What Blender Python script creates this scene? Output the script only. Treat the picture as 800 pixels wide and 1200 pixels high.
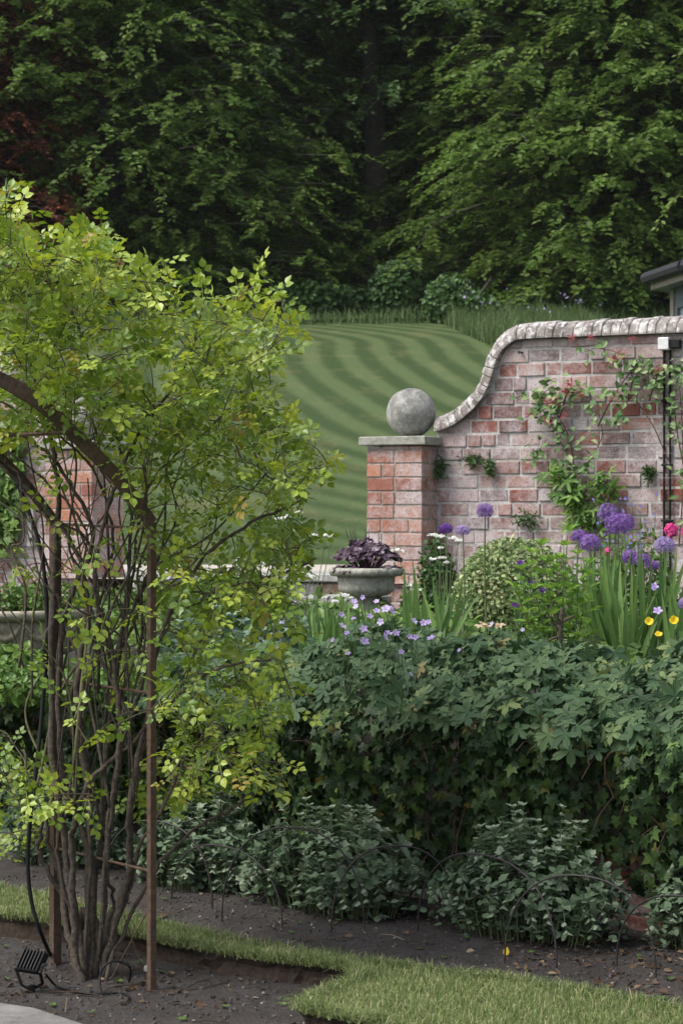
import bpy, bmesh, math, random
import numpy as np
from math import radians, sin, cos, pi
from mathutils import Vector, Matrix

random.seed(7)
RNG = np.random.default_rng(7)
for o in list(bpy.data.objects):
    bpy.data.objects.remove(o)
S = bpy.context.scene
COL = S.collection

# ------------------------------------------------------------------ camera
F = 2600.0          # focal length in pixels of the 800x1200 photograph
CH = 1.45
cam = bpy.data.cameras.new('camera')
cam.sensor_fit = 'VERTICAL'
cam.sensor_height = 36
cam.lens = 36 * F / 1200
cam.clip_start = 0.1
cam.clip_end = 1000
cam.dof.use_dof = True
cam.dof.focus_distance = 7.6
cam.dof.aperture_fstop = 15.0
camo = bpy.data.objects.new('camera', cam)
camo.location = (0, 0, CH)
camo.rotation_euler = (pi / 2, 0, 0)
COL.objects.link(camo)
S.camera = camo

# ------------------------------------------------------------------ sky and light
SUN_EL, SUN_AZ = radians(54), radians(-112)     # high, from the left
w = bpy.data.worlds.new('World')
S.world = w
w.use_nodes = True
nt = w.node_tree
bg = nt.nodes['Background']
sky = nt.nodes.new('ShaderNodeTexSky')
sky.sky_type = 'NISHITA'
sky.sun_disc = False
sky.sun_elevation = SUN_EL
sky.sun_rotation = SUN_AZ
sky.dust_density = 4.0
sky.air_density = 1.0
hs = nt.nodes.new('ShaderNodeHueSaturation')
hs.inputs['Saturation'].default_value = 0.45
nt.links.new(sky.outputs[0], hs.inputs['Color'])
nt.links.new(hs.outputs[0], bg.inputs[0])
bg.inputs[1].default_value = 0.15
sl = bpy.data.lights.new('sun', 'SUN')
sl.energy = 2.0
sl.angle = radians(28)
sl.color = (1.0, 0.95, 0.86)
so = bpy.data.objects.new('sun', sl)
sdir = Vector((sin(SUN_AZ) * cos(SUN_EL), cos(SUN_AZ) * cos(SUN_EL), sin(SUN_EL)))
so.rotation_euler = sdir.to_track_quat('Z', 'Y').to_euler()
so.location = sdir * 60
COL.objects.link(so)
S.view_settings.view_transform = 'Standard'
S.view_settings.look = 'None'
S.view_settings.exposure = 0.65
S.view_settings.gamma = 1.0
S.cycles.max_bounces = 8
S.cycles.diffuse_bounces = 5
S.cycles.transmission_bounces = 5
S.cycles.glossy_bounces = 2


# ------------------------------------------------------------------ helpers
def P(px, py, Y):
    return np.array([(px - 400) / F * Y, Y, CH + (600 - py) / F * Y])


def ground_pt(px, py, z=0.0):
    Y = F * (CH - z) / (py - 600)
    return np.array([(px - 400) / F * Y, Y, z])


def nrm(a):
    a = np.asarray(a, float)
    return a / np.maximum(np.linalg.norm(a, axis=-1, keepdims=True), 1e-9)


def frames(d, n):
    """k x 3 x 3 rotations: local y along d, local z near n"""
    y = nrm(d)
    x = nrm(np.cross(y, n))
    z = np.cross(x, y)
    return np.stack([x, y, z], axis=-1)


class MB:
    def __init__(self):
        self.V, self.L, self.S, self.R, self.M = [], [], [], [], []
        self.n = 0

    def add(self, V, L, Sz, rnd=0.5, mi=0):
        V = np.asarray(V, float)
        self.V.append(V)
        self.L.append(np.asarray(L, np.int64) + self.n)
        Sz = np.asarray(Sz, np.int64)
        self.S.append(Sz)
        r = np.full(len(V), rnd) if np.isscalar(rnd) else np.asarray(rnd, float)
        self.R.append(r)
        self.M.append(np.full(len(Sz), mi))
        self.n += len(V)

    def poly(self, V, faces, rnd=0.5, mi=0):
        self.add(V, [i for f in faces for i in f], [len(f) for f in faces], rnd, mi)

    def scatter(self, tm, Rm, T, sc, rnd, mi=0):
        V0, faces = tm
        k = len(T)
        if k == 0:
            return
        sc = np.asarray(sc, float)
        if sc.ndim == 0:
            sc = np.full((k, 1), sc)
        elif sc.ndim == 1:
            sc = sc[:, None]
        loc = V0[None] * sc[:, None, :]
        V = np.einsum('kij,knj->kni', Rm, loc) + np.asarray(T)[:, None, :]
        n0 = len(V0)
        L0 = np.array([i for f in faces for i in f])
        S0 = np.array([len(f) for f in faces])
        L = (L0[None] + n0 * np.arange(k)[:, None]).ravel()
        self.add(V.reshape(-1, 3), L, np.tile(S0, k), np.repeat(rnd, n0), mi)

    def tube(self, pts, rad, sides=6, rnd=0.5, mi=0, cap=True):
        pts = np.asarray(pts, float)
        m = len(pts)
        rad = np.full(m, rad) if np.isscalar(rad) else np.asarray(rad, float)
        t = nrm(np.gradient(pts, axis=0))
        mt = np.abs(nrm(t.mean(0)))
        ref = np.eye(3)[int(np.argmin(mt))]
        a = nrm(np.cross(t, ref))
        b = np.cross(t, a)
        ang = np.arange(sides) * 2 * pi / sides
        V = pts[:, None] + rad[:, None, None] * (np.cos(ang)[None, :, None] * a[:, None] + np.sin(ang)[None, :, None] * b[:, None])
        fs = []
        for i in range(m - 1):
            for j in range(sides):
                k = (j + 1) % sides
                fs.append((i * sides + j, i * sides + k, (i + 1) * sides + k, (i + 1) * sides + j))
        if cap:
            fs.append(tuple(range(sides))[::-1])
            fs.append(tuple((m - 1) * sides + j for j in range(sides)))
        self.poly(V.reshape(-1, 3), fs, rnd, mi)

    def box(self, c, size, rz=0.0, rnd=0.5, mi=0, bev=0.0, tilt=0.0):
        sx, sy, sz = [q / 2 for q in size]
        if bev > 0:
            b = bev
            prof = [(-sz, b), (-sz + b, 0), (sz - b, 0), (sz, b)]
        else:
            prof = [(-sz, 0), (sz, 0)]
        V, fs = [], []
        for (z, ins) in prof:
            x, y = sx - ins, sy - ins
            V += [(-x, -y, z), (x, -y, z), (x, y, z), (-x, y, z)]
        V = np.array(V)
        n = len(prof)
        for i in range(n - 1):
            for j in range(4):
                k = (j + 1) % 4
                fs.append((i * 4 + j, i * 4 + k, (i + 1) * 4 + k, (i + 1) * 4 + j))
        fs.append((3, 2, 1, 0))
        fs.append(tuple((n - 1) * 4 + j for j in range(4)))
        ct, st = cos(tilt), sin(tilt)
        V = V @ np.array([[1, 0, 0], [0, ct, -st], [0, st, ct]]).T
        cz, sn = cos(rz), sin(rz)
        V = V @ np.array([[cz, -sn, 0], [sn, cz, 0], [0, 0, 1]]).T
        self.poly(V + np.asarray(c), fs, rnd, mi)

    def lathe(self, prof, c, seg=32, rnd=0.5, mi=0, wob=None):
        """prof = (radius, z) pairs"""
        V, fs = [], []
        m = len(prof)
        for i, (r, z) in enumerate(prof):
            for j in range(seg):
                a = j * 2 * pi / seg
                rr = r * (wob(i, a) if wob else 1.0)
                V.append((rr * cos(a), rr * sin(a), z))
        for i in range(m - 1):
            for j in range(seg):
                k = (j + 1) % seg
                fs.append((i * seg + j, i * seg + k, (i + 1) * seg + k, (i + 1) * seg + j))
        fs.append(tuple(range(seg))[::-1])
        fs.append(tuple((m - 1) * seg + j for j in range(seg)))
        self.poly(np.array(V) + np.asarray(c), fs, rnd, mi)

    def mesh(self, name, mats, smooth=False):
        me = bpy.data.meshes.new(name)
        if self.n:
            V = np.concatenate(self.V)
            L = np.concatenate(self.L)
            Sz = np.concatenate(self.S)
            me.vertices.add(len(V))
            me.vertices.foreach_set('co', V.astype(np.float32).ravel())
            me.loops.add(len(L))
            me.loops.foreach_set('vertex_index', L.astype(np.int32))
            me.polygons.add(len(Sz))
            st = np.concatenate([[0], np.cumsum(Sz)[:-1]])
            me.polygons.foreach_set('loop_start', st.astype(np.int32))
            me.polygons.foreach_set('material_index', np.concatenate(self.M).astype(np.int32))
            me.update(calc_edges=True)
            at = me.attributes.new('rnd', 'FLOAT', 'POINT')
            at.data.foreach_set('value', np.concatenate(self.R).astype(np.float32))
            me.polygons.foreach_set('use_smooth', np.full(len(Sz), bool(smooth)))
            me.update()
        for m in (mats if isinstance(mats, (list, tuple)) else [mats]):
            me.materials.append(m)
        return me

    def build(self, name, mats, parent=None, smooth=False):
        o = bpy.data.objects.new(name, self.mesh(name, mats, smooth))
        COL.objects.link(o)
        if parent is not None:
            adopt(o, parent)
        return o


def world_loc(o):
    p = Vector(o.location)
    return p + world_loc(o.parent) if o.parent else p


def adopt(o, parent):
    """o is built in world coordinates: keep it there under its (unrotated) parent"""
    o.parent = parent
    o.location = Vector(o.location) - world_loc(parent)


def tag(o, label, cat, group=None):
    o['label'] = label
    o['category'] = cat
    if group:
        o['group'] = group
    return o


def thing(name, label, cat, loc=(0, 0, 0), group=None):
    o = bpy.data.objects.new(name, None)
    o.empty_display_size = 0.1
    o.location = Vector(loc)
    COL.objects.link(o)
    return tag(o, label, cat, group)


def kind(o, k):
    o['kind'] = k
    return o


def piece(name, me, M3, loc, scale, parent):
    """one small object sharing mesh data"""
    o = bpy.data.objects.new(name, me)
    m = Matrix(M3.tolist()).to_4x4()
    o.rotation_mode = 'QUATERNION'
    o.rotation_quaternion = m.to_quaternion()
    o.location = Vector(loc) - (world_loc(parent) if parent else Vector((0, 0, 0)))
    o.scale = (scale,) * 3 if np.isscalar(scale) else scale
    o.parent = parent
    COL.objects.link(o)
    return o


def spline(ctrl, n):
    """Catmull-Rom through control points"""
    c = np.asarray(ctrl, float)
    c = np.vstack([2 * c[0] - c[1], c, 2 * c[-1] - c[-2]])
    m = len(c) - 3
    out = []
    for q in np.linspace(0, m - 1e-6, n):
        i = int(q)
        t = q - i
        p0, p1, p2, p3 = c[i:i + 4]
        out.append(0.5 * (2 * p1 + (p2 - p0) * t + (2 * p0 - 5 * p1 + 4 * p2 - p3) * t * t + (3 * p1 - p0 - 3 * p2 + p3) * t ** 3))
    return np.array(out)


# ------------------------------------------------------------------ materials
def new_mat(name):
    m = bpy.data.materials.new(name)
    m.use_nodes = True
    return m, m.node_tree, m.node_tree.nodes['Principled BSDF']


def ramp(nt, stops, interp='LINEAR'):
    r = nt.nodes.new('ShaderNodeValToRGB')
    r.color_ramp.interpolation = interp
    el = r.color_ramp.elements
    while len(el) > 1:
        el.remove(el[-1])
    el[0].position, el[0].color = stops[0][0], (*stops[0][1], 1)
    for p, c in stops[1:]:
        e = el.new(p)
        e.color = (*c, 1)
    return r


def noise(nt, scale, detail=4, rough=0.55, vec=None, dim='3D'):
    n = nt.nodes.new('ShaderNodeTexNoise')
    n.inputs['Scale'].default_value = scale
    n.inputs['Detail'].default_value = detail
    n.inputs['Roughness'].default_value = rough
    if vec is not None:
        nt.links.new(vec, n.inputs['Vector'])
    return n


def mixc(nt, fac, a, b, mode='MIX'):
    m = nt.nodes.new('ShaderNodeMix')
    m.data_type = 'RGBA'
    m.blend_type = mode
    for sock, val in ((0, fac), (6, a), (7, b)):
        if isinstance(val, (int, float)):
            m.inputs[sock].default_value = val
        elif isinstance(val, tuple):
            m.inputs[sock].default_value = (*val, 1)
        else:
            nt.links.new(val, m.inputs[sock])
    return m.outputs[2]


def math_n(nt, op, a, b=None):
    m = nt.nodes.new('ShaderNodeMath')
    m.operation = op
    for i, v in enumerate((a, b)):
        if v is None:
            continue
        if isinstance(v, (int, float)):
            m.inputs[i].default_value = v
        else:
            nt.links.new(v, m.inputs[i])
    return m.outputs[0]


def pos(nt):
    return nt.nodes.new('ShaderNodeNewGeometry').outputs['Position']


def bump(nt, bsdf, h, strength, dist):
    b = nt.nodes.new('ShaderNodeBump')
    b.inputs['Strength'].default_value = strength
    b.inputs['Distance'].default_value = dist
    nt.links.new(h, b.inputs['Height'])
    nt.links.new(b.outputs[0], bsdf.inputs['Normal'])


def leaf_mat(name, stops, trans=0.3, rough=0.5, spec=0.35, tcol=None):
    m, nt, b = new_mat(name)
    at = nt.nodes.new('ShaderNodeAttribute')
    at.attribute_name = 'rnd'
    oi = nt.nodes.new('ShaderNodeObjectInfo')
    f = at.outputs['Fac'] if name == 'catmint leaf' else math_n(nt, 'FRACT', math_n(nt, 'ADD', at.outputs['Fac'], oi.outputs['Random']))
    r = ramp(nt, stops)
    nt.links.new(f, r.inputs[0])
    nz = noise(nt, 60, 2, vec=pos(nt))
    c = mixc(nt, 0.35, r.outputs[0], mixc(nt, nz.outputs['Fac'], (0.35, 0.35, 0.35), (0.9, 0.9, 0.9)), 'OVERLAY')
    nt.links.new(c, b.inputs['Base Color'])
    b.inputs['Roughness'].default_value = rough
    b.inputs['Specular IOR Level'].default_value = spec
    tr = nt.nodes.new('ShaderNodeBsdfTranslucent')
    if tcol:
        nt.links.new(mixc(nt, 1.0, c, tcol, 'MULTIPLY'), tr.inputs[0])
    else:
        nt.links.new(c, tr.inputs[0])
    mx = nt.nodes.new('ShaderNodeMixShader')
    mx.inputs[0].default_value = trans
    nt.links.new(b.outputs[0], mx.inputs[1])
    nt.links.new(tr.outputs[0], mx.inputs[2])
    nt.links.new(mx.outputs[0], nt.nodes['Material Output'].inputs[0])
    return m


def bark_mat(name, c1, c2, scale=20, rough=0.85):
    m, nt, b = new_mat(name)
    n = noise(nt, scale, 6, 0.65, pos(nt))
    r = ramp(nt, [(0.3, c1), (0.7, c2)])
    nt.links.new(n.outputs['Fac'], r.inputs[0])
    nt.links.new(r.outputs[0], b.inputs['Base Color'])
    b.inputs['Roughness'].default_value = rough
    bump(nt, b, n.outputs['Fac'], 0.6, 0.01)
    return m


def plain(name, c, rough=0.6, var=0.25, scale=30, metal=0.0, spec=0.5):
    m, nt, b = new_mat(name)
    n = noise(nt, scale, 5, 0.6, pos(nt))
    lo = tuple(q * (1 - var) for q in c)
    hi = tuple(min(1, q * (1 + var)) for q in c)
    r = ramp(nt, [(0.3, lo), (0.7, hi)])
    nt.links.new(n.outputs['Fac'], r.inputs[0])
    nt.links.new(r.outputs[0], b.inputs['Base Color'])
    b.inputs['Roughness'].default_value = rough
    b.inputs['Metallic'].default_value = metal
    b.inputs['Specular IOR Level'].default_value = spec
    return m


def stone_mat(name, dark, mid, light, scale=14, lichen=(0.55, 0.55, 0.5), lich=0.35):
    m, nt, b = new_mat(name)
    p = pos(nt)
    n1 = noise(nt, scale, 8, 0.7, p)
    r = ramp(nt, [(0.32, dark), (0.5, mid), (0.68, light)])
    nt.links.new(n1.outputs['Fac'], r.inputs[0])
    n2 = noise(nt, scale * 2.7, 8, 0.75, p)
    mk = ramp(nt, [(0.50, (0, 0, 0)), (0.58, (1, 1, 1))])
    nt.links.new(n2.outputs['Fac'], mk.inputs[0])
    c = mixc(nt, math_n(nt, 'MULTIPLY', mk.outputs[0], lich), r.outputs[0], lichen)
    n3 = noise(nt, 160, 3, 0.6, p)
    c = mixc(nt, 0.5, c, mixc(nt, n3.outputs['Fac'], (0.2, 0.2, 0.2), (0.8, 0.8, 0.8)), 'OVERLAY')
    nt.links.new(c, b.inputs['Base Color'])
    b.inputs['Roughness'].default_value = 0.9
    b.inputs['Specular IOR Level'].default_value = 0.2
    bump(nt, b, n3.outputs['Fac'], 0.5, 0.004)
    return m


def brick_mat(name, stops, white=0.5, whitecol=(0.50, 0.45, 0.46)):
    m, nt, b = new_mat(name)
    p = pos(nt)
    oi = nt.nodes.new('ShaderNodeObjectInfo')
    r = ramp(nt, stops)
    nt.links.new(oi.outputs['Random'], r.inputs[0])
    n1 = noise(nt, 25, 6, 0.7, p)
    c = mixc(nt, 0.55, r.outputs[0], mixc(nt, n1.outputs['Fac'], (0.15, 0.15, 0.15), (0.85, 0.85, 0.85)), 'OVERLAY')
    # efflorescence: broad patches broken up by fine speckle
    n2 = noise(nt, 2.1, 3, 0.6, p)
    n3 = noise(nt, 30, 8, 0.78, p)
    f = math_n(nt, 'ADD', math_n(nt, 'MULTIPLY', n2.outputs['Fac'], 1.15), math_n(nt, 'MULTIPLY', n3.outputs['Fac'], 0.85))
    f = math_n(nt, 'ADD', f, math_n(nt, 'MULTIPLY', oi.outputs['Random'], 0.12))
    f = math_n(nt, 'MULTIPLY', f, 0.5)
    mk = ramp(nt, [(0.45, (0, 0, 0)), (0.52, (0.42, 0.42, 0.42)), (0.60, (1, 1, 1))])
    nt.links.new(f, mk.inputs[0])
    c = mixc(nt, math_n(nt, 'MULTIPLY', mk.outputs[0], white), c, whitecol)  # bloom
    # dark pits
    n4 = noise(nt, 95, 4, 0.7, p)
    pk = ramp(nt, [(0.37, (1, 1, 1)), (0.45, (0, 0, 0))])
    nt.links.new(n4.outputs['Fac'], pk.inputs[0])
    c = mixc(nt, math_n(nt, 'MULTIPLY', pk.outputs[0], 0.55), c, (0.04, 0.03, 0.03))
    nt.links.new(c, b.inputs['Base Color'])
    b.inputs['Roughness'].default_value = 0.92
    b.inputs['Specular IOR Level'].default_value = 0.2
    bump(nt, b, n3.outputs['Fac'], 0.7, 0.006)
    return m


M = {}
M['brick'] = brick_mat('old red brick', [(0.0, (0.20, 0.070, 0.052)), (0.14, (0.25, 0.10, 0.078)), (0.26, (0.13, 0.078, 0.078)), (0.38, (0.27, 0.135, 0.105)), (0.5, (0.105, 0.066, 0.066)),
                                        (0.6, (0.30, 0.115, 0.072)), (0.7, (0.33, 0.25, 0.235)), (0.8, (0.19, 0.105, 0.10)), (0.9, (0.38, 0.15, 0.085)), (1.0, (0.40, 0.33, 0.33))], 0.9, (0.50, 0.45, 0.465))
M['pier_brick'] = brick_mat('orange red brick', [(0.0, (0.24, 0.10, 0.08)), (0.3, (0.34, 0.15, 0.10)), (0.6, (0.42, 0.20, 0.13)), (0.8, (0.28, 0.16, 0.14)),
                                                (1.0, (0.42, 0.30, 0.26))], 1.0)
M['mortar'] = stone_mat('pale lime mortar', (0.24, 0.22, 0.215), (0.42, 0.40, 0.395), (0.60, 0.58, 0.58), 18)
M['mortar_d'] = stone_mat('dirty mortar', (0.18, 0.15, 0.13), (0.28, 0.25, 0.23), (0.42, 0.39, 0.37), 18)
M['coping'] = stone_mat('lichened coping brick', (0.085, 0.075, 0.070), (0.22, 0.195, 0.185), (0.36, 0.34, 0.33), 7, (0.60, 0.60, 0.60), 0.75)
M['ball'] = stone_mat('weathered stone ball', (0.13, 0.13, 0.125), (0.23, 0.23, 0.22), (0.36, 0.36, 0.35), 9, (0.5, 0.5, 0.47), 0.4)
M['cap'] = stone_mat('mossy stone cap', (0.17, 0.17, 0.15), (0.27, 0.27, 0.24), (0.38, 0.38, 0.34), 12)
M['urn'] = stone_mat('weathered cast stone', (0.17, 0.172, 0.145), (0.28, 0.282, 0.245), (0.42, 0.42, 0.375), 12, (0.52, 0.52, 0.47), 0.4)
M['urn2'] = stone_mat('buff cast stone', (0.15, 0.13, 0.10), (0.27, 0.24, 0.19), (0.40, 0.37, 0.31), 9, (0.48, 0.46, 0.4), 0.4)
M['step'] = stone_mat('grey step stone', (0.18, 0.18, 0.18), (0.28, 0.28, 0.275), (0.40, 0.40, 0.39), 10)
M['riser'] = stone_mat('rough riser stone', (0.20, 0.19, 0.18), (0.32, 0.31, 0.30), (0.44, 0.43, 0.42), 8)
M['riser_b'] = stone_mat('brown riser stone', (0.16, 0.11, 0.08), (0.24, 0.17, 0.12), (0.33, 0.26, 0.20), 8)
M['slab'] = stone_mat('paving slab', (0.11, 0.105, 0.10), (0.17, 0.165, 0.16), (0.23, 0.225, 0.22), 7, (0.3, 0.3, 0.3), 0.25)
M['gravel'] = stone_mat('buff gravel', (0.25, 0.22, 0.19), (0.42, 0.38, 0.34), (0.6, 0.56, 0.52), 40)
M['rust'] = bark_mat('rusty iron', (0.045, 0.028, 0.019), (0.13, 0.078, 0.050), 60, 0.8)
M['iron'] = plain('dark iron wire', (0.026, 0.021, 0.022), 0.55, 0.4, 60)
M['black'] = plain('black plastic', (0.010, 0.010, 0.012), 0.6, 0.2, 30, spec=0.25)
M['cane'] = bark_mat('rose cane bark', (0.014, 0.010, 0.008), (0.115, 0.092, 0.068), 75)
M['greencane'] = bark_mat('green rose twig', (0.05, 0.05, 0.02), (0.15, 0.14, 0.07), 40)
M['bark'] = bark_mat('beech bark', (0.03, 0.028, 0.024), (0.09, 0.085, 0.075), 4)
M['stem'] = plain('green stem', (0.09, 0.13, 0.05), 0.6, 0.3, 40)
M['brownstem'] = plain('brown stem', (0.10, 0.06, 0.04), 0.8, 0.4, 40)
M['rose'] = leaf_mat('rose leaf', [(0, (0.10, 0.175, 0.030)), (0.35, (0.175, 0.275, 0.038)), (0.7, (0.285, 0.385, 0.050)), (0.965, (0.39, 0.46, 0.08)), (0.985, (0.30, 0.20, 0.06)), (1, (0.2, 0.3, 0.05))], 0.36, 0.38, 0.5, (1.2, 1.1, 0.5))
M['beech'] = leaf_mat('beech leaf', [(0, (0.085, 0.150, 0.030)), (0.5, (0.115, 0.195, 0.038)), (1, (0.165, 0.25, 0.052))], 0.50, 0.5, 0.3)
M['beech2'] = leaf_mat('deep green leaf', [(0, (0.055, 0.115, 0.042)), (0.5, (0.08, 0.15, 0.05)), (1, (0.12, 0.195, 0.058))], 0.48, 0.5, 0.3)
M['copper'] = leaf_mat('copper beech leaf', [(0, (0.09, 0.026, 0.020)), (0.6, (0.15, 0.045, 0.028)), (1, (0.25, 0.085, 0.035))], 0.3, 0.5, 0.3)
M['ivy'] = leaf_mat('ivy leaf', [(0, (0.014, 0.034, 0.012)), (0.5, (0.027, 0.058, 0.018)), (0.88, (0.062, 0.112, 0.030)), (0.96, (0.10, 0.17, 0.04)), (0.985, (0.22, 0.17, 0.04)), (1, (0.03, 0.07, 0.03))], 0.18, 0.5, 0.28)
M['geranium'] = leaf_mat('geranium leaf', [(0, (0.027, 0.062, 0.027)), (0.4, (0.047, 0.094, 0.039)), (0.75, (0.070, 0.122, 0.052)), (0.93, (0.105, 0.165, 0.07)), (0.985, (0.16, 0.20, 0.07)), (1, (0.18, 0.13, 0.06))], 0.25, 0.58, 0.3)
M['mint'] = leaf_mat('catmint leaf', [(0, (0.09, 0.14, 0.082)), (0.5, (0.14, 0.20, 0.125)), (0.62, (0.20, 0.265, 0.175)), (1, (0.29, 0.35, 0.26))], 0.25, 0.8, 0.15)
M['iris'] = leaf_mat('iris blade', [(0, (0.09, 0.18, 0.05)), (0.5, (0.12, 0.22, 0.06)), (1, (0.17, 0.28, 0.08))], 0.3, 0.5, 0.35)
M['phlox'] = leaf_mat('lime green leaf', [(0, (0.12, 0.24, 0.035)), (0.5, (0.17, 0.31, 0.045)), (1, (0.24, 0.37, 0.06))], 0.35, 0.5, 0.3)
M['box'] = leaf_mat('variegated leaf', [(0, (0.10, 0.18, 0.06)), (0.4, (0.17, 0.25, 0.09)), (0.75, (0.32, 0.37, 0.17)), (1, (0.46, 0.48, 0.28))], 0.25, 0.5, 0.35)
M['shrub'] = leaf_mat('dark shrub leaf', [(0, (0.035, 0.08, 0.025)), (0.5, (0.05, 0.11, 0.03)), (1, (0.08, 0.15, 0.04))], 0.25, 0.45, 0.35)
M['shrub2'] = leaf_mat('mid green shrub leaf', [(0, (0.06, 0.13, 0.03)), (0.5, (0.09, 0.17, 0.035)), (1, (0.14, 0.23, 0.045))], 0.3, 0.45, 0.35)
M['hosta'] = leaf_mat('blue green leaf', [(0, (0.10, 0.16, 0.12)), (0.5, (0.14, 0.21, 0.15)), (1, (0.20, 0.27, 0.19))], 0.2, 0.5, 0.35)
M['heuchera'] = leaf_mat('purple leaf', [(0, (0.035, 0.015, 0.03)), (0.5, (0.06, 0.03, 0.055)), (0.8, (0.11, 0.07, 0.11)), (1, (0.20, 0.15, 0.20))], 0.15, 0.38, 0.5)
M['vine'] = leaf_mat('honeysuckle leaf', [(0, (0.07, 0.14, 0.05)), (0.5, (0.10, 0.18, 0.06)), (0.8, (0.16, 0.25, 0.09)), (1, (0.32, 0.36, 0.2))], 0.25, 0.45, 0.35)
M['vinegreen'] = leaf_mat('vine leaf', [(0, (0.07, 0.15, 0.03)), (0.5, (0.10, 0.20, 0.04)), (1, (0.16, 0.27, 0.05))], 0.3, 0.45, 0.35)
M['grass'] = leaf_mat('lawn grass', [(0, (0.10, 0.155, 0.05)), (0.5, (0.165, 0.225, 0.078)), (0.8, (0.26, 0.30, 0.13)), (1, (0.46, 0.42, 0.27))], 0.3, 0.6, 0.25)
M['longgrass'] = leaf_mat('long grass', [(0, (0.06, 0.11, 0.035)), (0.6, (0.09, 0.145, 0.05)), (1, (0.15, 0.19, 0.09))], 0.3, 0.6, 0.25)
M['litter'] = leaf_mat('dead leaf', [(0, (0.045, 0.028, 0.018)), (0.5, (0.085, 0.055, 0.036)), (0.85, (0.15, 0.105, 0.065)), (1, (0.26, 0.21, 0.14))], 0.1, 0.8, 0.15)
M['allium'] = leaf_mat('purple floret', [(0, (0.13, 0.06, 0.25)), (0.5, (0.20, 0.09, 0.36)), (1, (0.31, 0.18, 0.48))], 0.25, 0.5, 0.3)
M['allium2'] = leaf_mat('pale violet floret', [(0, (0.26, 0.17, 0.44)), (0.5, (0.34, 0.24, 0.52)), (1, (0.46, 0.35, 0.62))], 0.25, 0.5, 0.3)
M['allium3'] = leaf_mat('dark purple floret', [(0, (0.08, 0.02, 0.20)), (0.5, (0.13, 0.035, 0.30)), (1, (0.19, 0.07, 0.38))], 0.25, 0.5, 0.3)
M['lilac'] = leaf_mat('lilac petal', [(0, (0.42, 0.30, 0.70)), (0.5, (0.50, 0.38, 0.76)), (1, (0.60, 0.50, 0.82))], 0.3, 0.5, 0.3)
M['white'] = leaf_mat('white petal', [(0, (0.66, 0.68, 0.62)), (1, (0.8, 0.8, 0.78))], 0.3, 0.5, 0.3)
M['blue'] = leaf_mat('blue petal', [(0, (0.12, 0.12, 0.40)), (1, (0.22, 0.21, 0.55))], 0.3, 0.5, 0.3)
M['pink'] = leaf_mat('pink petal', [(0, (0.62, 0.03, 0.22)), (0.5, (0.72, 0.07, 0.30)), (1, (0.8, 0.16, 0.40))], 0.3, 0.5, 0.3)
M['coral'] = leaf_mat('coral petal', [(0, (0.40, 0.06, 0.09)), (0.5, (0.52, 0.11, 0.14)), (1, (0.6, 0.24, 0.24))], 0.3, 0.5, 0.3)
M['yellow'] = leaf_mat('yellow petal', [(0, (0.75, 0.50, 0.02)), (1, (0.85, 0.62, 0.04))], 0.3, 0.5, 0.3)
M['cream'] = leaf_mat('withered petal', [(0, (0.45, 0.34, 0.22)), (1, (0.6, 0.48, 0.34))], 0.3, 0.6, 0.2)
M['violet'] = leaf_mat('deep violet petal', [(0, (0.07, 0.02, 0.16)), (1, (0.13, 0.05, 0.26))], 0.3, 0.5, 0.3)
M['hutpaint'] = plain('grey blue paint', (0.09, 0.115, 0.14), 0.6, 0.15)
M['hutwood'] = plain('grey timber', (0.20, 0.18, 0.155), 0.7, 0.2)
M['slate'] = plain('dark slate', (0.014, 0.016, 0.021), 0.85, 0.3, 12)
M['whitebox'] = plain('white painted box', (0.62, 0.63, 0.64), 0.5, 0.1, 40)
M['palewood'] = plain('pale weathered paint', (0.5, 0.5, 0.5), 0.6, 0.12, 40)
M['greybox'] = plain('dark grey planter', (0.06, 0.066, 0.075), 0.6, 0.2, 20)
M['palerim'] = plain('pale grey rim', (0.28, 0.29, 0.31), 0.6, 0.2, 20)
M['gl'] = plain('window glass', (0.30, 0.36, 0.42), 0.08, 0.1, 3)


def soil_material():
    m, nt, b = new_mat('garden soil')
    p = pos(nt)
    n1 = noise(nt, 6, 8, 0.7, p)
    n2 = noise(nt, 70, 6, 0.7, p)
    r = ramp(nt, [(0.3, (0.030, 0.026, 0.025)), (0.5, (0.058, 0.052, 0.049)), (0.7, (0.115, 0.105, 0.10))])
    nt.links.new(math_n(nt, 'ADD', math_n(nt, 'MULTIPLY', n1.outputs['Fac'], 0.5), math_n(nt, 'MULTIPLY', n2.outputs['Fac'], 0.5)), r.inputs[0])
    nt.links.new(r.outputs[0], b.inputs['Base Color'])
    b.inputs['Roughness'].default_value = 0.95
    b.inputs['Specular IOR Level'].default_value = 0.15
    bump(nt, b, n2.outputs['Fac'], 1.0, 0.012)
    return m


M['soil'] = soil_material()
M['darksoil'] = plain('cut soil', (0.045, 0.034, 0.028), 0.95, 0.5, 60, spec=0.1)


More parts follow.
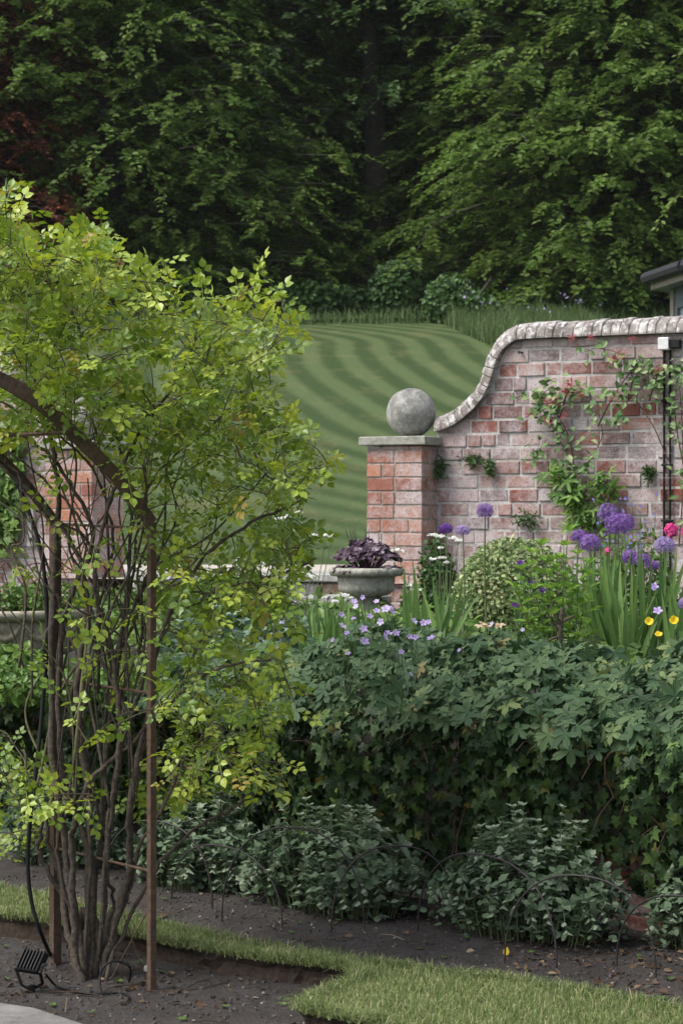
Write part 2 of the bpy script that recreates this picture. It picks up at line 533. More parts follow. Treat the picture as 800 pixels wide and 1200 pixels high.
def lawn_material():
    """mown bands: the tone follows the mower's runs, which curve with the slope"""
    m, nt, b = new_mat('striped lawn')
    p = pos(nt)
    sx = nt.nodes.new('ShaderNodeSeparateXYZ')
    nt.links.new(p, sx.inputs[0])
    X, Y = sx.outputs[0], sx.outputs[1]
    d = math_n(nt, 'MAXIMUM', math_n(nt, 'SUBTRACT', 40.5, Y), 0.0)
    g = math_n(nt, 'MULTIPLY', math_n(nt, 'MULTIPLY', d, d), 0.0081)
    d2 = math_n(nt, 'MAXIMUM', math_n(nt, 'SUBTRACT', 27.5, Y), 0.0)
    g2 = math_n(nt, 'MULTIPLY', math_n(nt, 'MULTIPLY', d2, d2), 0.030)
    d3 = math_n(nt, 'MAXIMUM', math_n(nt, 'SUBTRACT', Y, 40.5), 0.0)
    g3 = math_n(nt, 'MULTIPLY', math_n(nt, 'MULTIPLY', d3, d3), -0.07)
    x0 = math_n(nt, 'SUBTRACT', math_n(nt, 'SUBTRACT', math_n(nt, 'SUBTRACT', X, g), g2), g3)
    nw = noise(nt, 0.5, 2, 0.5, p)
    x0 = math_n(nt, 'ADD', x0, math_n(nt, 'MULTIPLY', nw.outputs['Fac'], 0.22))
    mr = nt.nodes.new('ShaderNodeMapRange')
    for q, v in zip((1, 2, 3, 4), (20.0, 31.0, 0.45, 1.0)):
        mr.inputs[q].default_value = v
    nt.links.new(Y, mr.inputs[0])
    sn = math_n(nt, 'MULTIPLY', math_n(nt, 'SINE', math_n(nt, 'MULTIPLY', x0, 2 * pi / 0.62)), mr.outputs[0])
    st = ramp(nt, [(0.18, (0.038, 0.065, 0.022)), (0.82, (0.077, 0.110, 0.044))])
    nt.links.new(math_n(nt, 'MULTIPLY_ADD', sn, 0.5), st.inputs[0])
    nt.nodes[-1]
    # multiply_add third input
    for nd in nt.nodes:
        if nd.type == 'MATH' and nd.operation == 'MULTIPLY_ADD':
            nd.inputs[2].default_value = 0.5
    mp = nt.nodes.new('ShaderNodeMapping')
    mp.inputs['Scale'].default_value = (1.0, 0.35, 1.0)
    nt.links.new(p, mp.inputs[0])
    n1 = noise(nt, 1.6, 6, 0.65, mp.outputs[0])
    dry = ramp(nt, [(0.52, (0, 0, 0)), (0.68, (1, 1, 1))])
    nt.links.new(n1.outputs['Fac'], dry.inputs[0])
    c = mixc(nt, math_n(nt, 'MULTIPLY', dry.outputs[0], 0.26), st.outputs[0], (0.22, 0.17, 0.085))
    n2 = noise(nt, 22, 4, 0.7, p)
    n5 = noise(nt, 90, 3, 0.8, p)
    c = mixc(nt, 0.7, c, mixc(nt, n2.outputs['Fac'], (0.15, 0.15, 0.15), (0.85, 0.85, 0.85)), 'OVERLAY')
    c = mixc(nt, 0.7, c, mixc(nt, n5.outputs['Fac'], (0.1, 0.1, 0.1), (0.9, 0.9, 0.9)), 'OVERLAY')
    nt.links.new(c, b.inputs['Base Color'])
    b.inputs['Roughness'].default_value = 0.9
    b.inputs['Specular IOR Level'].default_value = 0.15
    bump(nt, b, n2.outputs['Fac'], 0.8, 0.03)
    return m


M['lawn'] = lawn_material()
M['woodfloor'] = plain('woodland floor', (0.05, 0.05, 0.025), 0.95, 0.5, 1.5, spec=0.1)
M['ground'] = plain('rough ground', (0.07, 0.09, 0.04), 0.95, 0.4, 1.0, spec=0.1)


# ------------------------------------------------------------------ leaf templates (stalk at origin, length 1 along +y, top side +z)
def fan(outline, cz=0.0, center=None):
    pts = [np.array([x, y, z]) for x, y, z in outline]
    c = np.array(center) if center is not None else np.mean(pts, axis=0) + np.array([0, 0, cz])
    V = np.array(pts + [c])
    n = len(pts)
    return V, [(i, (i + 1) % n, n) for i in range(n)]


T_DIAMOND = (np.array([[0, 0, 0], [0.30, 0.45, 0.07], [0, 1, -0.04], [-0.30, 0.45, 0.07]]), [(0, 1, 2), (0, 2, 3)])
T_OVAL = (np.array([[0, 0, 0], [0.27, 0.22, 0.06], [0.33, 0.55, 0.06], [0, 1, -0.10], [-0.33, 0.55, 0.06], [-0.27, 0.22, 0.06], [0, 0.5, -0.02]]),
          [(0, 1, 6), (1, 2, 6), (2, 3, 6), (3, 4, 6), (4, 5, 6), (5, 0, 6)])
T_LANCE = (np.array([[0, 0, 0], [0.11, 0.3, 0.03], [0.10, 0.62, 0.0], [0, 1, -0.15], [-0.10, 0.62, 0.0], [-0.11, 0.3, 0.03], [0, 0.5, -0.01]]),
           [(0, 1, 6), (1, 2, 6), (2, 3, 6), (3, 4, 6), (4, 5, 6), (5, 0, 6)])
T_SMALL = (np.array([[0, 0, 0], [0.36, 0.4, 0.08], [0, 1, -0.05], [-0.36, 0.4, 0.08]]), [(0, 1, 2), (0, 2, 3)])


def rose_compound():
    V, fs = [], []
    def leaf(ox, oy, ang, s):
        base = len(V)
        ca, sa = cos(ang), sin(ang)
        for x, y, z in T_OVAL[0]:
            x, y, z = x * s * 1.12, y * s, z * s
            V.append((ox + ca * x + sa * y, oy - sa * x + ca * y, z - 0.10 * (oy + 0.3) ** 2))
        fs.extend(tuple(base + i for i in f) for f in T_OVAL[1])
    leaf(0, 0.78, 0.0, 0.33)
    for k, y in enumerate((0.66, 0.34)):
        for sg in (-1, 1):
            leaf(0.045 * sg, y + 0.03 * sg, sg * 1.05, 0.30 - 0.05 * k)
    b = len(V)
    V.extend([(-0.008, 0, 0), (0.008, 0, 0), (0.006, 0.80, -0.09), (-0.006, 0.80, -0.09)])
    fs.append((b, b + 1, b + 2, b + 3))
    return np.array(V, float), fs


T_ROSE = rose_compound()
T_IVY = fan([(0, 0.0, 0), (0.20, -0.14, 0.02), (0.44, 0.02, -0.03), (0.34, 0.22, 0.02), (0.55, 0.52, -0.05), (0.24, 0.52, 0.03), (0, 1.0, -0.08),
             (-0.24, 0.52, 0.03), (-0.55, 0.52, -0.05), (-0.34, 0.22, 0.02), (-0.44, 0.02, -0.03), (-0.20, -0.14, 0.02)], 0, (0, 0.3, 0.05))


def palm_leaf(lobes=5, spread=2.1, inner=0.34, teeth=True, wid=0.20):
    out = [(0, 0, 0)]
    angs = np.linspace(spread, -spread, lobes)
    for i, a in enumerate(angs):
        L = 0.60 + 0.12 * cos(a)
        seq = [(a + wid * 1.15, 0.62 * L), (a + wid * 0.7, 0.82 * L), (a + wid * 0.4, 0.80 * L), (a, L), (a - wid * 0.4, 0.80 * L), (a - wid * 0.7, 0.82 * L), (a - wid * 1.15, 0.62 * L)]
        for (aa, r) in (seq if teeth else [seq[1], seq[3], seq[5]]):
            out.append((-r * sin(aa), 0.30 + r * cos(aa), -0.22 * r * r + 0.04))
        if i < lobes - 1:
            am = (a + angs[i + 1]) / 2
            out.append((-inner * 0.62 * sin(am), 0.30 + inner * 0.62 * cos(am), 0.05))
    return fan(out[1:] + [(0.02, 0.25, 0.02)], 0, (0, 0.30, 0.03))


T_GER = palm_leaf(5, 2.15, 0.42, True, 0.30)
T_GER_S = palm_leaf(5, 2.1, 0.34, False)
T_HEU = fan([(0.42 * (1 + 0.16 * cos(5 * a)) * sin(a), 0.42 - 0.44 * (1 + 0.16 * cos(5 * a)) * cos(a), 0.05 * cos(5 * a) - 0.06) for a in np.linspace(0.25, 2 * pi - 0.25, 16)], 0, (0, 0.35, 0.06))


def flower5(petals=5, cup=0.25, w=0.34):
    V, fs = [], []
    for i in range(petals):
        a = i * 2 * pi / petals
        b = len(V)
        for (r, t, z) in ((0.05, 0, 0), (0.6, w * 1.1, cup * 0.7), (1.0, w * 0.5, cup), (1.0, -w * 0.5, cup), (0.6, -w * 1.1, cup * 0.7)):
            x, y = r * 0.5, t * 0.5
            V.append((cos(a) * x - sin(a) * y, sin(a) * x + cos(a) * y, z * 0.5))
        fs.append((b, b + 1, b + 2, b + 3, b + 4))
    return np.array(V), fs


T_FLOWER = flower5()
T_FLORET = flower5(6, 0.3, 0.16)


def leaf_mesh(name, tm, mat):
    b = MB()
    b.poly(tm[0], tm[1], 0.0)
    return b.mesh(name, mat)


def split_leaves(parent, tm, me, mat, Rm, T, sc, rnd, name='leaf', limit=300, restname='foliage', front=None):
    """the nearest leaves as parts, the rest as one stuff part"""
    T = np.asarray(T)
    sc = np.broadcast_to(np.asarray(sc, float), (len(T),)).copy()
    key = T[:, 1] if front is None else front
    order = np.argsort(key)
    near, far = order[:limit], order[limit:]
    for i in near:
        piece(name, me, Rm[i], T[i], sc[i], parent)
    if len(far):
        b = MB()
        b.scatter(tm, Rm[far], T[far], sc[far], rnd[far])
        kind(b.build(restname, mat, parent), 'stuff')


def rand_unit(k, rng=RNG):
    return nrm(rng.normal(size=(k, 3)))


# ================================================================== TERRAIN
UR = np.array([0.766, -0.643, 0.0])        # along the retaining wall, to the right
NR = np.array([-0.643, -0.766, 0.0])       # out of it, towards the viewer
R0 = np.array([0.10, 8.20, 0.0])
TH = radians(28)
UW = np.array([cos(TH), -sin(TH), 0.0])    # along the old brick wall
NW = np.array([-sin(TH), -cos(TH), 0.0])
PIER_C = np.array([0.481, 13.30, 0.0])     # front right corner of the pier
W0 = PIER_C - 0.21 * NW                    # start of the wall face


def zbed(Y):
    return 0.74 + 0.02 * (np.asarray(Y) - 8)


def vnoise(x, y, seed=0):
    r = np.random.default_rng(seed)
    z = np.zeros_like(x)
    for f, a in ((1.7, 1.0), (4.1, 0.6), (9.3, 0.45), (21.0, 0.3), (47.0, 0.2)):
        for _ in range(3):
            th = r.uniform(0, 2 * pi)
            z += a * np.sin(f * (cos(th) * x + sin(th) * y) + r.uniform(0, 6.28) + 1.5 * np.sin(f * 0.6 * (x - y) + th))
    return z / 5


def soil_z(x, y):
    # signed distance past the line of the wire hoops, towards the retaining wall
    f = (x - 0.97) * 0.643 + (y - 6.88) * 0.766
    t = np.clip((f + 0.55) / 0.2, 0, 1)
    return 0.05 * t * t * (3 - 2 * t) + 0.015 * vnoise(x, y, 3)


def grid_mesh(name, xs, ys, zf, mat, smooth=True):
    X, Y = np.meshgrid(xs, ys)
    Z = zf(X, Y)
    V = np.stack([X, Y, Z], -1).reshape(-1, 3)
    nx, ny = len(xs), len(ys)
    i = (np.arange(ny - 1)[:, None] * nx + np.arange(nx - 1)[None]).ravel()
    L = np.stack([i, i + 1, i + nx + 1, i + nx], -1).ravel()
    b = MB()
    b.add(V, L, np.full(len(i), 4))
    return b.build(name, mat, smooth=smooth)


kind(grid_mesh('ground', np.linspace(-400, 400, 9), np.linspace(-300, 600, 9), lambda x, y: x * 0 - 0.12, M['ground']), 'structure')
kind(grid_mesh('garden_soil', np.arange(-2.6, 2.4, 0.024), np.arange(4.2, 9.9, 0.028), soil_z, M['soil']), 'structure')

# raised flower bed behind the retaining wall
b = MB()
A = R0 - 0.11 * NR
bedp = [A - 3.2 * UR, A + 3.0 * UR, np.array([6.0, 8.5, 0]), np.array([6.0, 10.5, 0]), W0 + 2.6 * UW, np.array([W0[0], W0[1] + 0.05, 0]), np.array([0.30, 13.50, 0]), np.array([-1.6, 14.5, 0]), np.array([-5.0, 15.5, 0])]
V = [np.array([q[0], q[1], float(zbed(q[1]))]) for q in bedp]
b.poly(V, [tuple(range(len(V)))])
kind(b.build('flower_bed', M['soil']), 'structure')


def lawn_z(x, y):
    z = np.where(y < 17.5, 0.985, 1.08 + 0.152 * (np.clip(y, 17.5, 200) - 18.0))
    return z + 0.02 * np.sin(x * 0.7) * np.clip((y - 18) / 10, 0, 1)


ys = np.concatenate([np.linspace(12.2, 17.42, 8), [17.5], np.linspace(17.8, 47, 60)])
lawn_o = kind(grid_mesh('lawn', np.linspace(-16, 18, 120), ys, lawn_z, M['lawn']), 'structure')
bm = bmesh.new()
bm.from_mesh(lawn_o.data)
dead = []
for f in bm.faces:                       # nothing in front of the wall, nor in the gateway where the gravel lies
    c = f.calc_center_median()
    if np.dot(np.array(c) - W0, -NW) < 0.12 or (c.y < 17.45 and -1.75 < c.x < 0.62):
        dead.append(f)
bmesh.ops.delete(bm, geom=dead, context='FACES')
bm.to_mesh(lawn_o.data)
bm.free()
kind(grid_mesh('woodland_floor', np.linspace(-70, 70, 30), np.linspace(46.6, 170, 40),
               lambda x, y: lawn_z(x, y) + 0.02 + 0.15 * np.sin(x * 0.5 + y * 0.3), M['woodfloor']), 'structure')
b = MB()
b.poly([(-1.95, 14.55, 1.02), (0.75, 13.12, 1.02), (0.9, 17.49, 1.035), (-1.95, 17.49, 1.035)], [(0, 1, 2, 3)])
kind(b.build('gravel_path', M['gravel']), 'structure')

# ------------------------------------------------------------------ near turf with its cut edge
far_px = [(-160, 1012), (0, 1040), (100, 1062), (200, 1085), (320, 1110), (422, 1127), (470, 1133), (560, 1145), (600, 1149), (700, 1165), (800, 1183), (1000, 1225)]
near_px = [(1000, 1600), (700, 1290), (464, 1203), (440, 1196), (386, 1187), (350, 1178), (380, 1163), (418, 1148), (424, 1141), (410, 1133), (370, 1127), (320, 1122), (250, 1112), (180, 1098), (100, 1083), (0, 1070), (-160, 1044)]
TZ = 0.075
fp = np.array([ground_pt(x, y, TZ) for x, y in far_px])
npx = np.array([ground_pt(x, y, TZ) for x, y in near_px])
fp = np.vstack([spline(fp, 70)])
npx = np.vstack([spline(npx[:6], 40), spline(npx[5:], 70)[1:]])
TURF = np.vstack([fp, npx])


def inside(poly, x, y):
    c = np.zeros(len(x), bool)
    n = len(poly)
    for i in range(n):
        x1, y1 = poly[i][:2]
        x2, y2 = poly[(i + 1) % n][:2]
        if y1 == y2:
            continue
        hit = ((y1 > y) != (y2 > y)) & (x < (x2 - x1) * (y - y1) / (y2 - y1) + x1)
        c ^= hit
    return c


def jit_outline(p, a=0.006):
    return p + np.stack([RNG.normal(0, a, len(p)), RNG.normal(0, a, len(p)), np.zeros(len(p))], -1)


TURFJ = jit_outline(TURF)
bm = bmesh.new()
vs = [bm.verts.new(p) for p in TURFJ]
f = bm.faces.new(vs)
bmesh.ops.triangulate(bm, faces=[f])
ctr = TURF.mean(0)
rings = [vs]
for zz_, inn in ((TZ - 0.014, 0.004), (TZ - 0.034, 0.016), (0.012, 0.010), (-0.06, 0.0)):
    ring = []
    for k_, p in enumerate(TURF):
        a_, c_ = TURF[k_ - 1], TURF[(k_ + 1) % len(TURF)]
        tn = nrm(c_ - a_)
        inw = np.array([-tn[1], tn[0], 0.0])
        if not inside(TURF, np.array([(p + inw * 0.01)[0]]), np.array([(p + inw * 0.01)[1]]))[0]:
            inw = -inw
        q = p + inw * (inn + RNG.normal(0, 0.005))
        ring.append(bm.verts.new((q[0], q[1], zz_ + RNG.normal(0, 0.003))))
    rings.append(ring)
for r0_, r1_ in zip(rings[:-1], rings[1:]):
    for i in range(len(vs)):
        j = (i + 1) % len(vs)
        q = bm.faces.new((r0_[i], r1_[i], r1_[j], r0_[j]))
        q.material_index = 0 if r0_ is rings[0] else 1
bm.normal_update()
me = bpy.data.meshes.new('turf')
bm.to_mesh(me)
bm.free()
M['turf'] = plain('turf thatch', (0.11, 0.125, 0.05), 0.95, 0.5, 60, spec=0.1)
me.materials.append(M['turf'])
me.materials.append(M['darksoil'])
o = bpy.data.objects.new('turf', me)
COL.objects.link(o)
kind(o, 'structure')


def blades(name, xyz, h, wid, mat, lean=0.5, rng=RNG):
    """grass blades: a bent two-segment ribbon each"""
    k = len(xyz)
    az = rng.uniform(0, 2 * pi, k)
    side = np.stack([np.cos(az), np.sin(az), np.zeros(k)], -1)
    ld = rng.uniform(0, 2 * pi, k)
    ln = np.abs(rng.normal(0, lean, k))
    out = np.stack([np.cos(ld) * ln, np.sin(ld) * ln, np.zeros(k)], -1)
    h = h[:, None]
    p0 = xyz
    p1 = xyz + np.array([0, 0, 0.55]) * h + out * h * 0.35
    p2 = xyz + np.array([0, 0, 0.95]) * h * (1 - 0.25 * ln[:, None]) + out * h
    wv = side * wid
    V = np.stack([p0 - wv, p0 + wv, p1 + wv * 0.8, p1 - wv * 0.8, p2], 1).reshape(-1, 3)
    L = (np.array([0, 1, 2, 3, 3, 2, 4])[None] + 5 * np.arange(k)[:, None]).ravel()
    b = MB()
    b.add(V, L, np.tile([4, 3], k), np.repeat(rng.uniform(0, 1, k), 5))
    return kind(b.build(name, mat), 'stuff')


n = 230000
x = RNG.uniform(-1.9, 1.6, n)
y = RNG.uniform(5.0, 8.9, n)
ok = inside(TURF, x, y) & (np.abs(x / y) < 0.19) & (y > 5.7)
x, y = x[ok], y[ok]
x = x[:80000]
y = y[:80000]
hh = RNG.uniform(0.012, 0.03, len(x)) * (1 + 0.25 * vnoise(x * 2, y * 2, 9))
blades('grass', np.stack([x, y, np.full(len(x), TZ - 0.002)], -1), hh, 0.0014, M['grass'], 0.55)
# longer tufts hanging over the cut edge
NE = 13000
ii = RNG.integers(0, len(TURF), NE)
ft = RNG.uniform(0, 1, NE)[:, None]
e = TURF[ii] * (1 - ft) + TURF[(ii + 1) % len(TURF)] * ft
e = e + np.stack([RNG.normal(0, 0.012, NE), RNG.normal(0, 0.012, NE), RNG.uniform(-0.016, 0.002, NE)], -1)
e = e[e[:, 1] > 5.6]
blades('edge_grass', e, RNG.uniform(0.015, 0.045, len(e)), 0.0014, M['grass'], 1.1)


# clods, stones and dead leaves on the soil
def stone_tm(seed):
    r = np.random.default_rng(seed)
    V = [(0, 0, 0.32), (0, 0, -0.3)] + [(0.5 * cos(a) * r.uniform(0.7, 1.15), 0.42 * sin(a) * r.uniform(0.7, 1.15), r.uniform(-0.1, 0.12)) for a in np.arange(5) * 2 * pi / 5]
    return np.array(V), [(0, 2 + k, 2 + (k + 1) % 5) for k in range(5)] + [(1, 2 + (k + 1) % 5, 2 + k) for k in range(5)]


def on_soil(k, x0, x1, y0, y1):
    x = RNG.uniform(x0, x1, k)
    y = RNG.uniform(y0, y1, k)
    ok = ~inside(TURF, x, y)
    x, y = x[ok], y[ok]
    return np.stack([x, y, soil_z(x, y)], -1)


b = MB()
for s in range(3):
    p = on_soil(5200, -1.7, 1.6, 5.6, 8.6)
    k = len(p)
    sz = 0.005 + 0.024 * RNG.uniform(0, 1, k) ** 3.2
    b.scatter(stone_tm(s), frames(rand_unit(k), rand_unit(k)), p, sz, RNG.uniform(0, 1, k))
M['clod'] = plain('soil clod', (0.066, 0.059, 0.055), 0.95, 0.55, 25, spec=0.1)
kind(b.build('soil_clods', M['clod']), 'stuff')
b = MB()
p = on_soil(420, -1.7, 1.6, 5.6, 8.2)
k = len(p)
b.scatter(stone_tm(9), frames(rand_unit(k), rand_unit(k)), p, RNG.uniform(0.005, 0.016, k), RNG.uniform(0, 1, k))
M['pebble'] = plain('pale pebble', (0.26, 0.24, 0.22), 0.85, 0.5, 15)
kind(b.build('pebbles', M['pebble']), 'stuff')
b = MB()
p = np.vstack([on_soil(130, -1.7, 1.6, 5.6, 8.3), on_soil(230, 0.5, 1.2, 6.4, 7.3), on_soil(90, -1.2, -0.3, 6.4, 7.3)])
k = len(p)
d = rand_unit(k)
d[:, 2] *= 0.25
nn = np.array([0, 0, 1.0]) + 0.45 * RNG.normal(size=(k, 3))
b.scatter(T_OVAL, frames(d, nn), p + np.array([0, 0, 0.006]), RNG.uniform(0.012, 0.036, k), RNG.uniform(0, 1, k))
# dry straw and twigs
for q in on_soil(150, -1.6, 1.5, 5.8, 8.0):
    a = RNG.uniform(0, 2 * pi)
    L = RNG.uniform(0.03, 0.16)
    dv = np.array([cos(a), sin(a), RNG.uniform(-0.05, 0.12)]) * L
    b.tube([q + [0, 0, 0.005], q + dv * 0.5 + [0, 0, 0.012], q + dv + [0, 0, 0.006]], 0.0016, 4, RNG.uniform(0.5, 1))
kind(b.build('leaf_litter', M['litter']), 'stuff')

b = MB()
for q in on_soil(70, -1.5, 1.4, 5.9, 8.0):
    for a in np.arange(0, 6.28, 6.28 / RNG.integers(3, 7)):
        dv = np.array([cos(a), sin(a), 0.5])
        b.scatter(T_OVAL, frames(dv[None], np.array([[0, 0, 1.0]])), q[None] + [[0, 0, 0.004]], [RNG.uniform(0.008, 0.022)], np.array([RNG.uniform()]))
kind(b.build('seedling_weeds', M['shrub2']), 'stuff')

# paving slab in the corner
b = MB()
sp = [ground_pt(-140, 1160, 0.03), ground_pt(0, 1177, 0.03), ground_pt(40, 1183, 0.03), ground_pt(104, 1204, 0.03), ground_pt(60, 1330, 0.03), ground_pt(-300, 1300, 0.03)]
top = np.array(sp)
bot = top + np.array([0, 0, -0.06])
n = len(sp)
ins = top + (top.mean(0) - top) * 0.01 + np.array([0, 0, 0.006])
b.poly(np.vstack([bot, top, ins]), [(i, (i + 1) % n, n + (i + 1) % n, n + i) for i in range(n)] + [(n + i, n + (i + 1) % n, 2 * n + (i + 1) % n, 2 * n + i) for i in range(n)] + [tuple(range(2 * n, 3 * n))])
tag(b.build('paving_slab', M['slab']), 'grey stone paving slab set in soil below the black floodlight', 'paving slab')


# ================================================================== BRICKWORK
def brick_variant(seed):
    """unit brick: x 0..1 long, z 0..1 high, front at y=0, body to y=1 ; arrises chipped a little"""
    r = np.random.default_rng(seed)
    bx, bz = 0.02, 0.045
    o = [(0, 0.0), (1, 0.0), (1, 1.0), (0, 1.0)]
    V = []
    for i, (x, z) in enumerate(o):       # chamfered front
        V.append((x + (bx if x == 0 else -bx) * r.uniform(0.4, 1.5), 0, z + (bz if z == 0 else -bz) * r.uniform(0.4, 1.4)))
    for (x, z) in o:
        V.append((x + r.uniform(-0.008, 0.008), 0.06 * r.uniform(0.6, 1.2), z + r.uniform(-0.055, 0.055)))
    for (x, z) in o:
        V.append((x, 1, z))
    fs = [(0, 1, 2, 3)]
    for lo in (0, 4):
        for j in range(4):
            k = (j + 1) % 4
            fs.append((lo + j, lo + 4 + j, lo + 4 + k, lo + k))
    fs.append((11, 10, 9, 8))
    b = MB()
    b.poly(V, fs)
    return b


BRV = [brick_variant(s).mesh('brick', M['brick']) for s in range(7)]
BRP = [brick_variant(s + 20).mesh('brick', M['pier_brick']) for s in range(6)]


def wall_matrix(U, N):
    return np.stack([U, -N, np.array([0, 0, 1.0])], -1)      # local x along U, y into the wall, z up


def lay_brick(parent, variants, origin, U, N, t0, t1, z0, z1, depth, proud, topf=None):
    mw = wall_matrix(U, N)
    loc = origin + t0 * U + proud * N + np.array([0, 0, z0])
    if topf is None or min(topf(t0), topf(t1)) >= z1:
        return piece('brick', random.choice(variants), mw, loc, (t1 - t0, depth, z1 - z0), parent)
    # cut to the curve
    ts = np.linspace(t0, t1, 6)
    zs = np.array([min(z1, topf(t)) for t in ts])
    if zs.max() - z0 < 0.012:
        return None
    keep = zs - z0 > 0.004
    if keep.sum() < 2:
        return None
    ts, zs = ts[keep], zs[keep]
    V = [(ts[0] - t0, 0, 0), (ts[-1] - t0, 0, 0)] + [(t - t0, 0, z - z0) for t, z in zip(ts[::-1], zs[::-1])]
    n = len(V)
    Vb = [(x, depth, z) for x, _, z in V]
    b = MB()
    b.poly(np.array(V + Vb), [tuple(range(n))] + [(i, n + i, n + (i + 1) % n, (i + 1) % n) for i in range(n)])
    me = b.mesh('brick', variants[0].materials[0])
    return piece('brick', me, mw, loc, 1.0, parent)


def courses(parent, variants, origin, U, N, ta, tb, za, zb, ch, pitch, depth, topf=None, headers=0.3, jo=0.0135, rng=random, tmax_vis=None, wob=0.006):
    z = za
    row = 0
    while z < zb - 0.02:
        t = ta - (pitch * rng.uniform(0.1, 0.9) if row % 2 else pitch * rng.uniform(0.0, 0.5))
        h = min(ch, zb - z)
        while t < tb:
            L = pitch * (0.5 if rng.random() < headers else 1.0) * rng.uniform(0.96, 1.04)
            t0, t1 = max(t, ta), min(t + L, tb)
            if t1 - t0 > 0.03:
                lay_brick(parent, variants, origin, U, N, t0 + jo / 2, t1 - jo / 2, z + jo / 2 + rng.uniform(-0.002, 0.002), z + h - jo / 2 + rng.uniform(-0.002, 0.002), depth,
                          rng.uniform(-wob, wob) + 0.0065, topf)
            t += L
        z += ch
        row += 1


def wall_t(px, origin=W0, U=UW):
    a = (px - 400) / F
    return (a * origin[1] - origin[0]) / (U[0] - a * U[1])


def wall_pt(px, py, off=0.0, origin=W0, U=UW, N=NW):
    o = origin + off * N
    t = wall_t(px, o, U)
    q = o + t * U
    return np.array([q[0], q[1], CH + (600 - py) * q[1] / F])


# coping lower edge as height over t
low_px = [(505, 508), (512, 506), (527, 502), (545, 491), (562, 475), (572, 460), (580, 440), (584, 425), (592, 410), (605, 400), (620, 396), (680, 395), (740, 393), (800, 391)]
low = np.array([(wall_t(x), wall_pt(x, y)[2]) for x, y in low_px])
ztop = low[-4:, 1].mean()
low[-4:, 1] = ztop
low = np.vstack([low, [3.4, ztop]])


def wall_top(t):
    return float(np.interp(t, low[:, 0], low[:, 1]))


wall = thing('garden_wall', 'old whitened red brick garden wall with S-curved rounded coping', 'wall', W0 + np.array([0, 0, 0.74]))
# mortar body
ts = np.concatenate([np.linspace(0.0, 0.62, 40), [1.2, 2.0, 3.3]])
V, fs = [], []
for t in ts:
    for off in (0.0, -0.20):
        q = W0 + t * UW + off * NW
        V += [(q[0], q[1], 0.55), (q[0], q[1], wall_top(t) - 0.002)]
for i in range(len(ts) - 1):
    a = i * 4
    fs += [(a, a + 4, a + 5, a + 1), (a + 2, a + 3, a + 7, a + 6), (a + 1, a + 5, a + 7, a + 3)]
fs += [(0, 1, 3, 2), (len(V) - 4, len(V) - 2, len(V) - 1, len(V) - 3)]
b = MB()
b.poly(np.array(V), fs)
b.build('mortar', M['mortar'], wall)
courses(wall, BRV, W0, UW, NW, 0.0, 1.95, 0.76, ztop, 0.083, 0.19, 0.08, wall_top, 0.25)


def halfround(n=7):
    return [(cos(a), sin(a)) for a in np.linspace(0, pi, n)]


# coping bricks laid on edge, each with a rounded head
path = np.array([(wall_t(x), wall_pt(x, y)[2]) for x, y in low_px[1:]])
path[-4:, 1] = ztop
path = np.vstack([path, [2.4, ztop]])
path = path[np.concatenate([[True], np.diff(path[:, 0]) > 0.004])]
cp = spline(np.column_stack([path, np.zeros(len(path))]), 500)[:, :2]
sl_ = np.concatenate([[0], np.cumsum(np.linalg.norm(np.diff(cp, axis=0), axis=1))])
acc = 0.0
TH_C = 0.108
while acc < sl_[-1] - 0.06:
    wdt = random.uniform(0.052, 0.066)
    s0, s1 = acc + 0.0015, acc + wdt - 0.0015
    acc += wdt
    def at(s):
        return np.array([np.interp(s, sl_, cp[:, 0]), np.interp(s, sl_, cp[:, 1])])
    p0, p1 = at(s0), at(s1)
    hgt = TH_C * random.uniform(0.95, 1.04)
    pr = [(0.055, 0.0)] + [(-0.095 + 0.15 * c, 0.012 + (hgt - 0.012) * sn_) for c, sn_ in halfround(7)] + [(-0.245, 0.0)]
    V = []
    nn_ = []
    for q, s in ((p0, s0), (p1, s1)):
        d2 = at(min(s + 0.01, sl_[-1])) - at(max(s - 0.01, 0))
        d2 = d2 / np.linalg.norm(d2)
        nn_.append(np.array([-d2[1], d2[0]]))
    jt = random.uniform(-0.004, 0.004)
    secs = []
    for fr_, ins in ((0.0, 0.0035), (0.08, 0.0), (0.92, 0.0), (1.0, 0.0035)):
        q = p0 * (1 - fr_) + p1 * fr_
        nv = nn_[0] * (1 - fr_) + nn_[1] * fr_
        for (off, hh_) in pr:
            hh2 = max(hh_ - (ins if hh_ > 0.005 else 0), 0)
            of2 = off - ins * np.sign(off + 0.095)
            tt = q + nv * hh2
            w3 = W0 + tt[0] * UW + (of2 + jt) * NW
            V.append((w3[0], w3[1], tt[1]))
    m_ = len(pr)
    fs = []
    for i in range(3):
        for j in range(m_):
            k = (j + 1) % m_
            fs.append((i * m_ + j, i * m_ + k, (i + 1) * m_ + k, (i + 1) * m_ + j))
    fs += [tuple(range(m_))[::-1], tuple(3 * m_ + j for j in range(m_))]
    b = MB()
    b.poly(np.array(V), fs)
    b.build('coping_brick', M['coping'], wall)


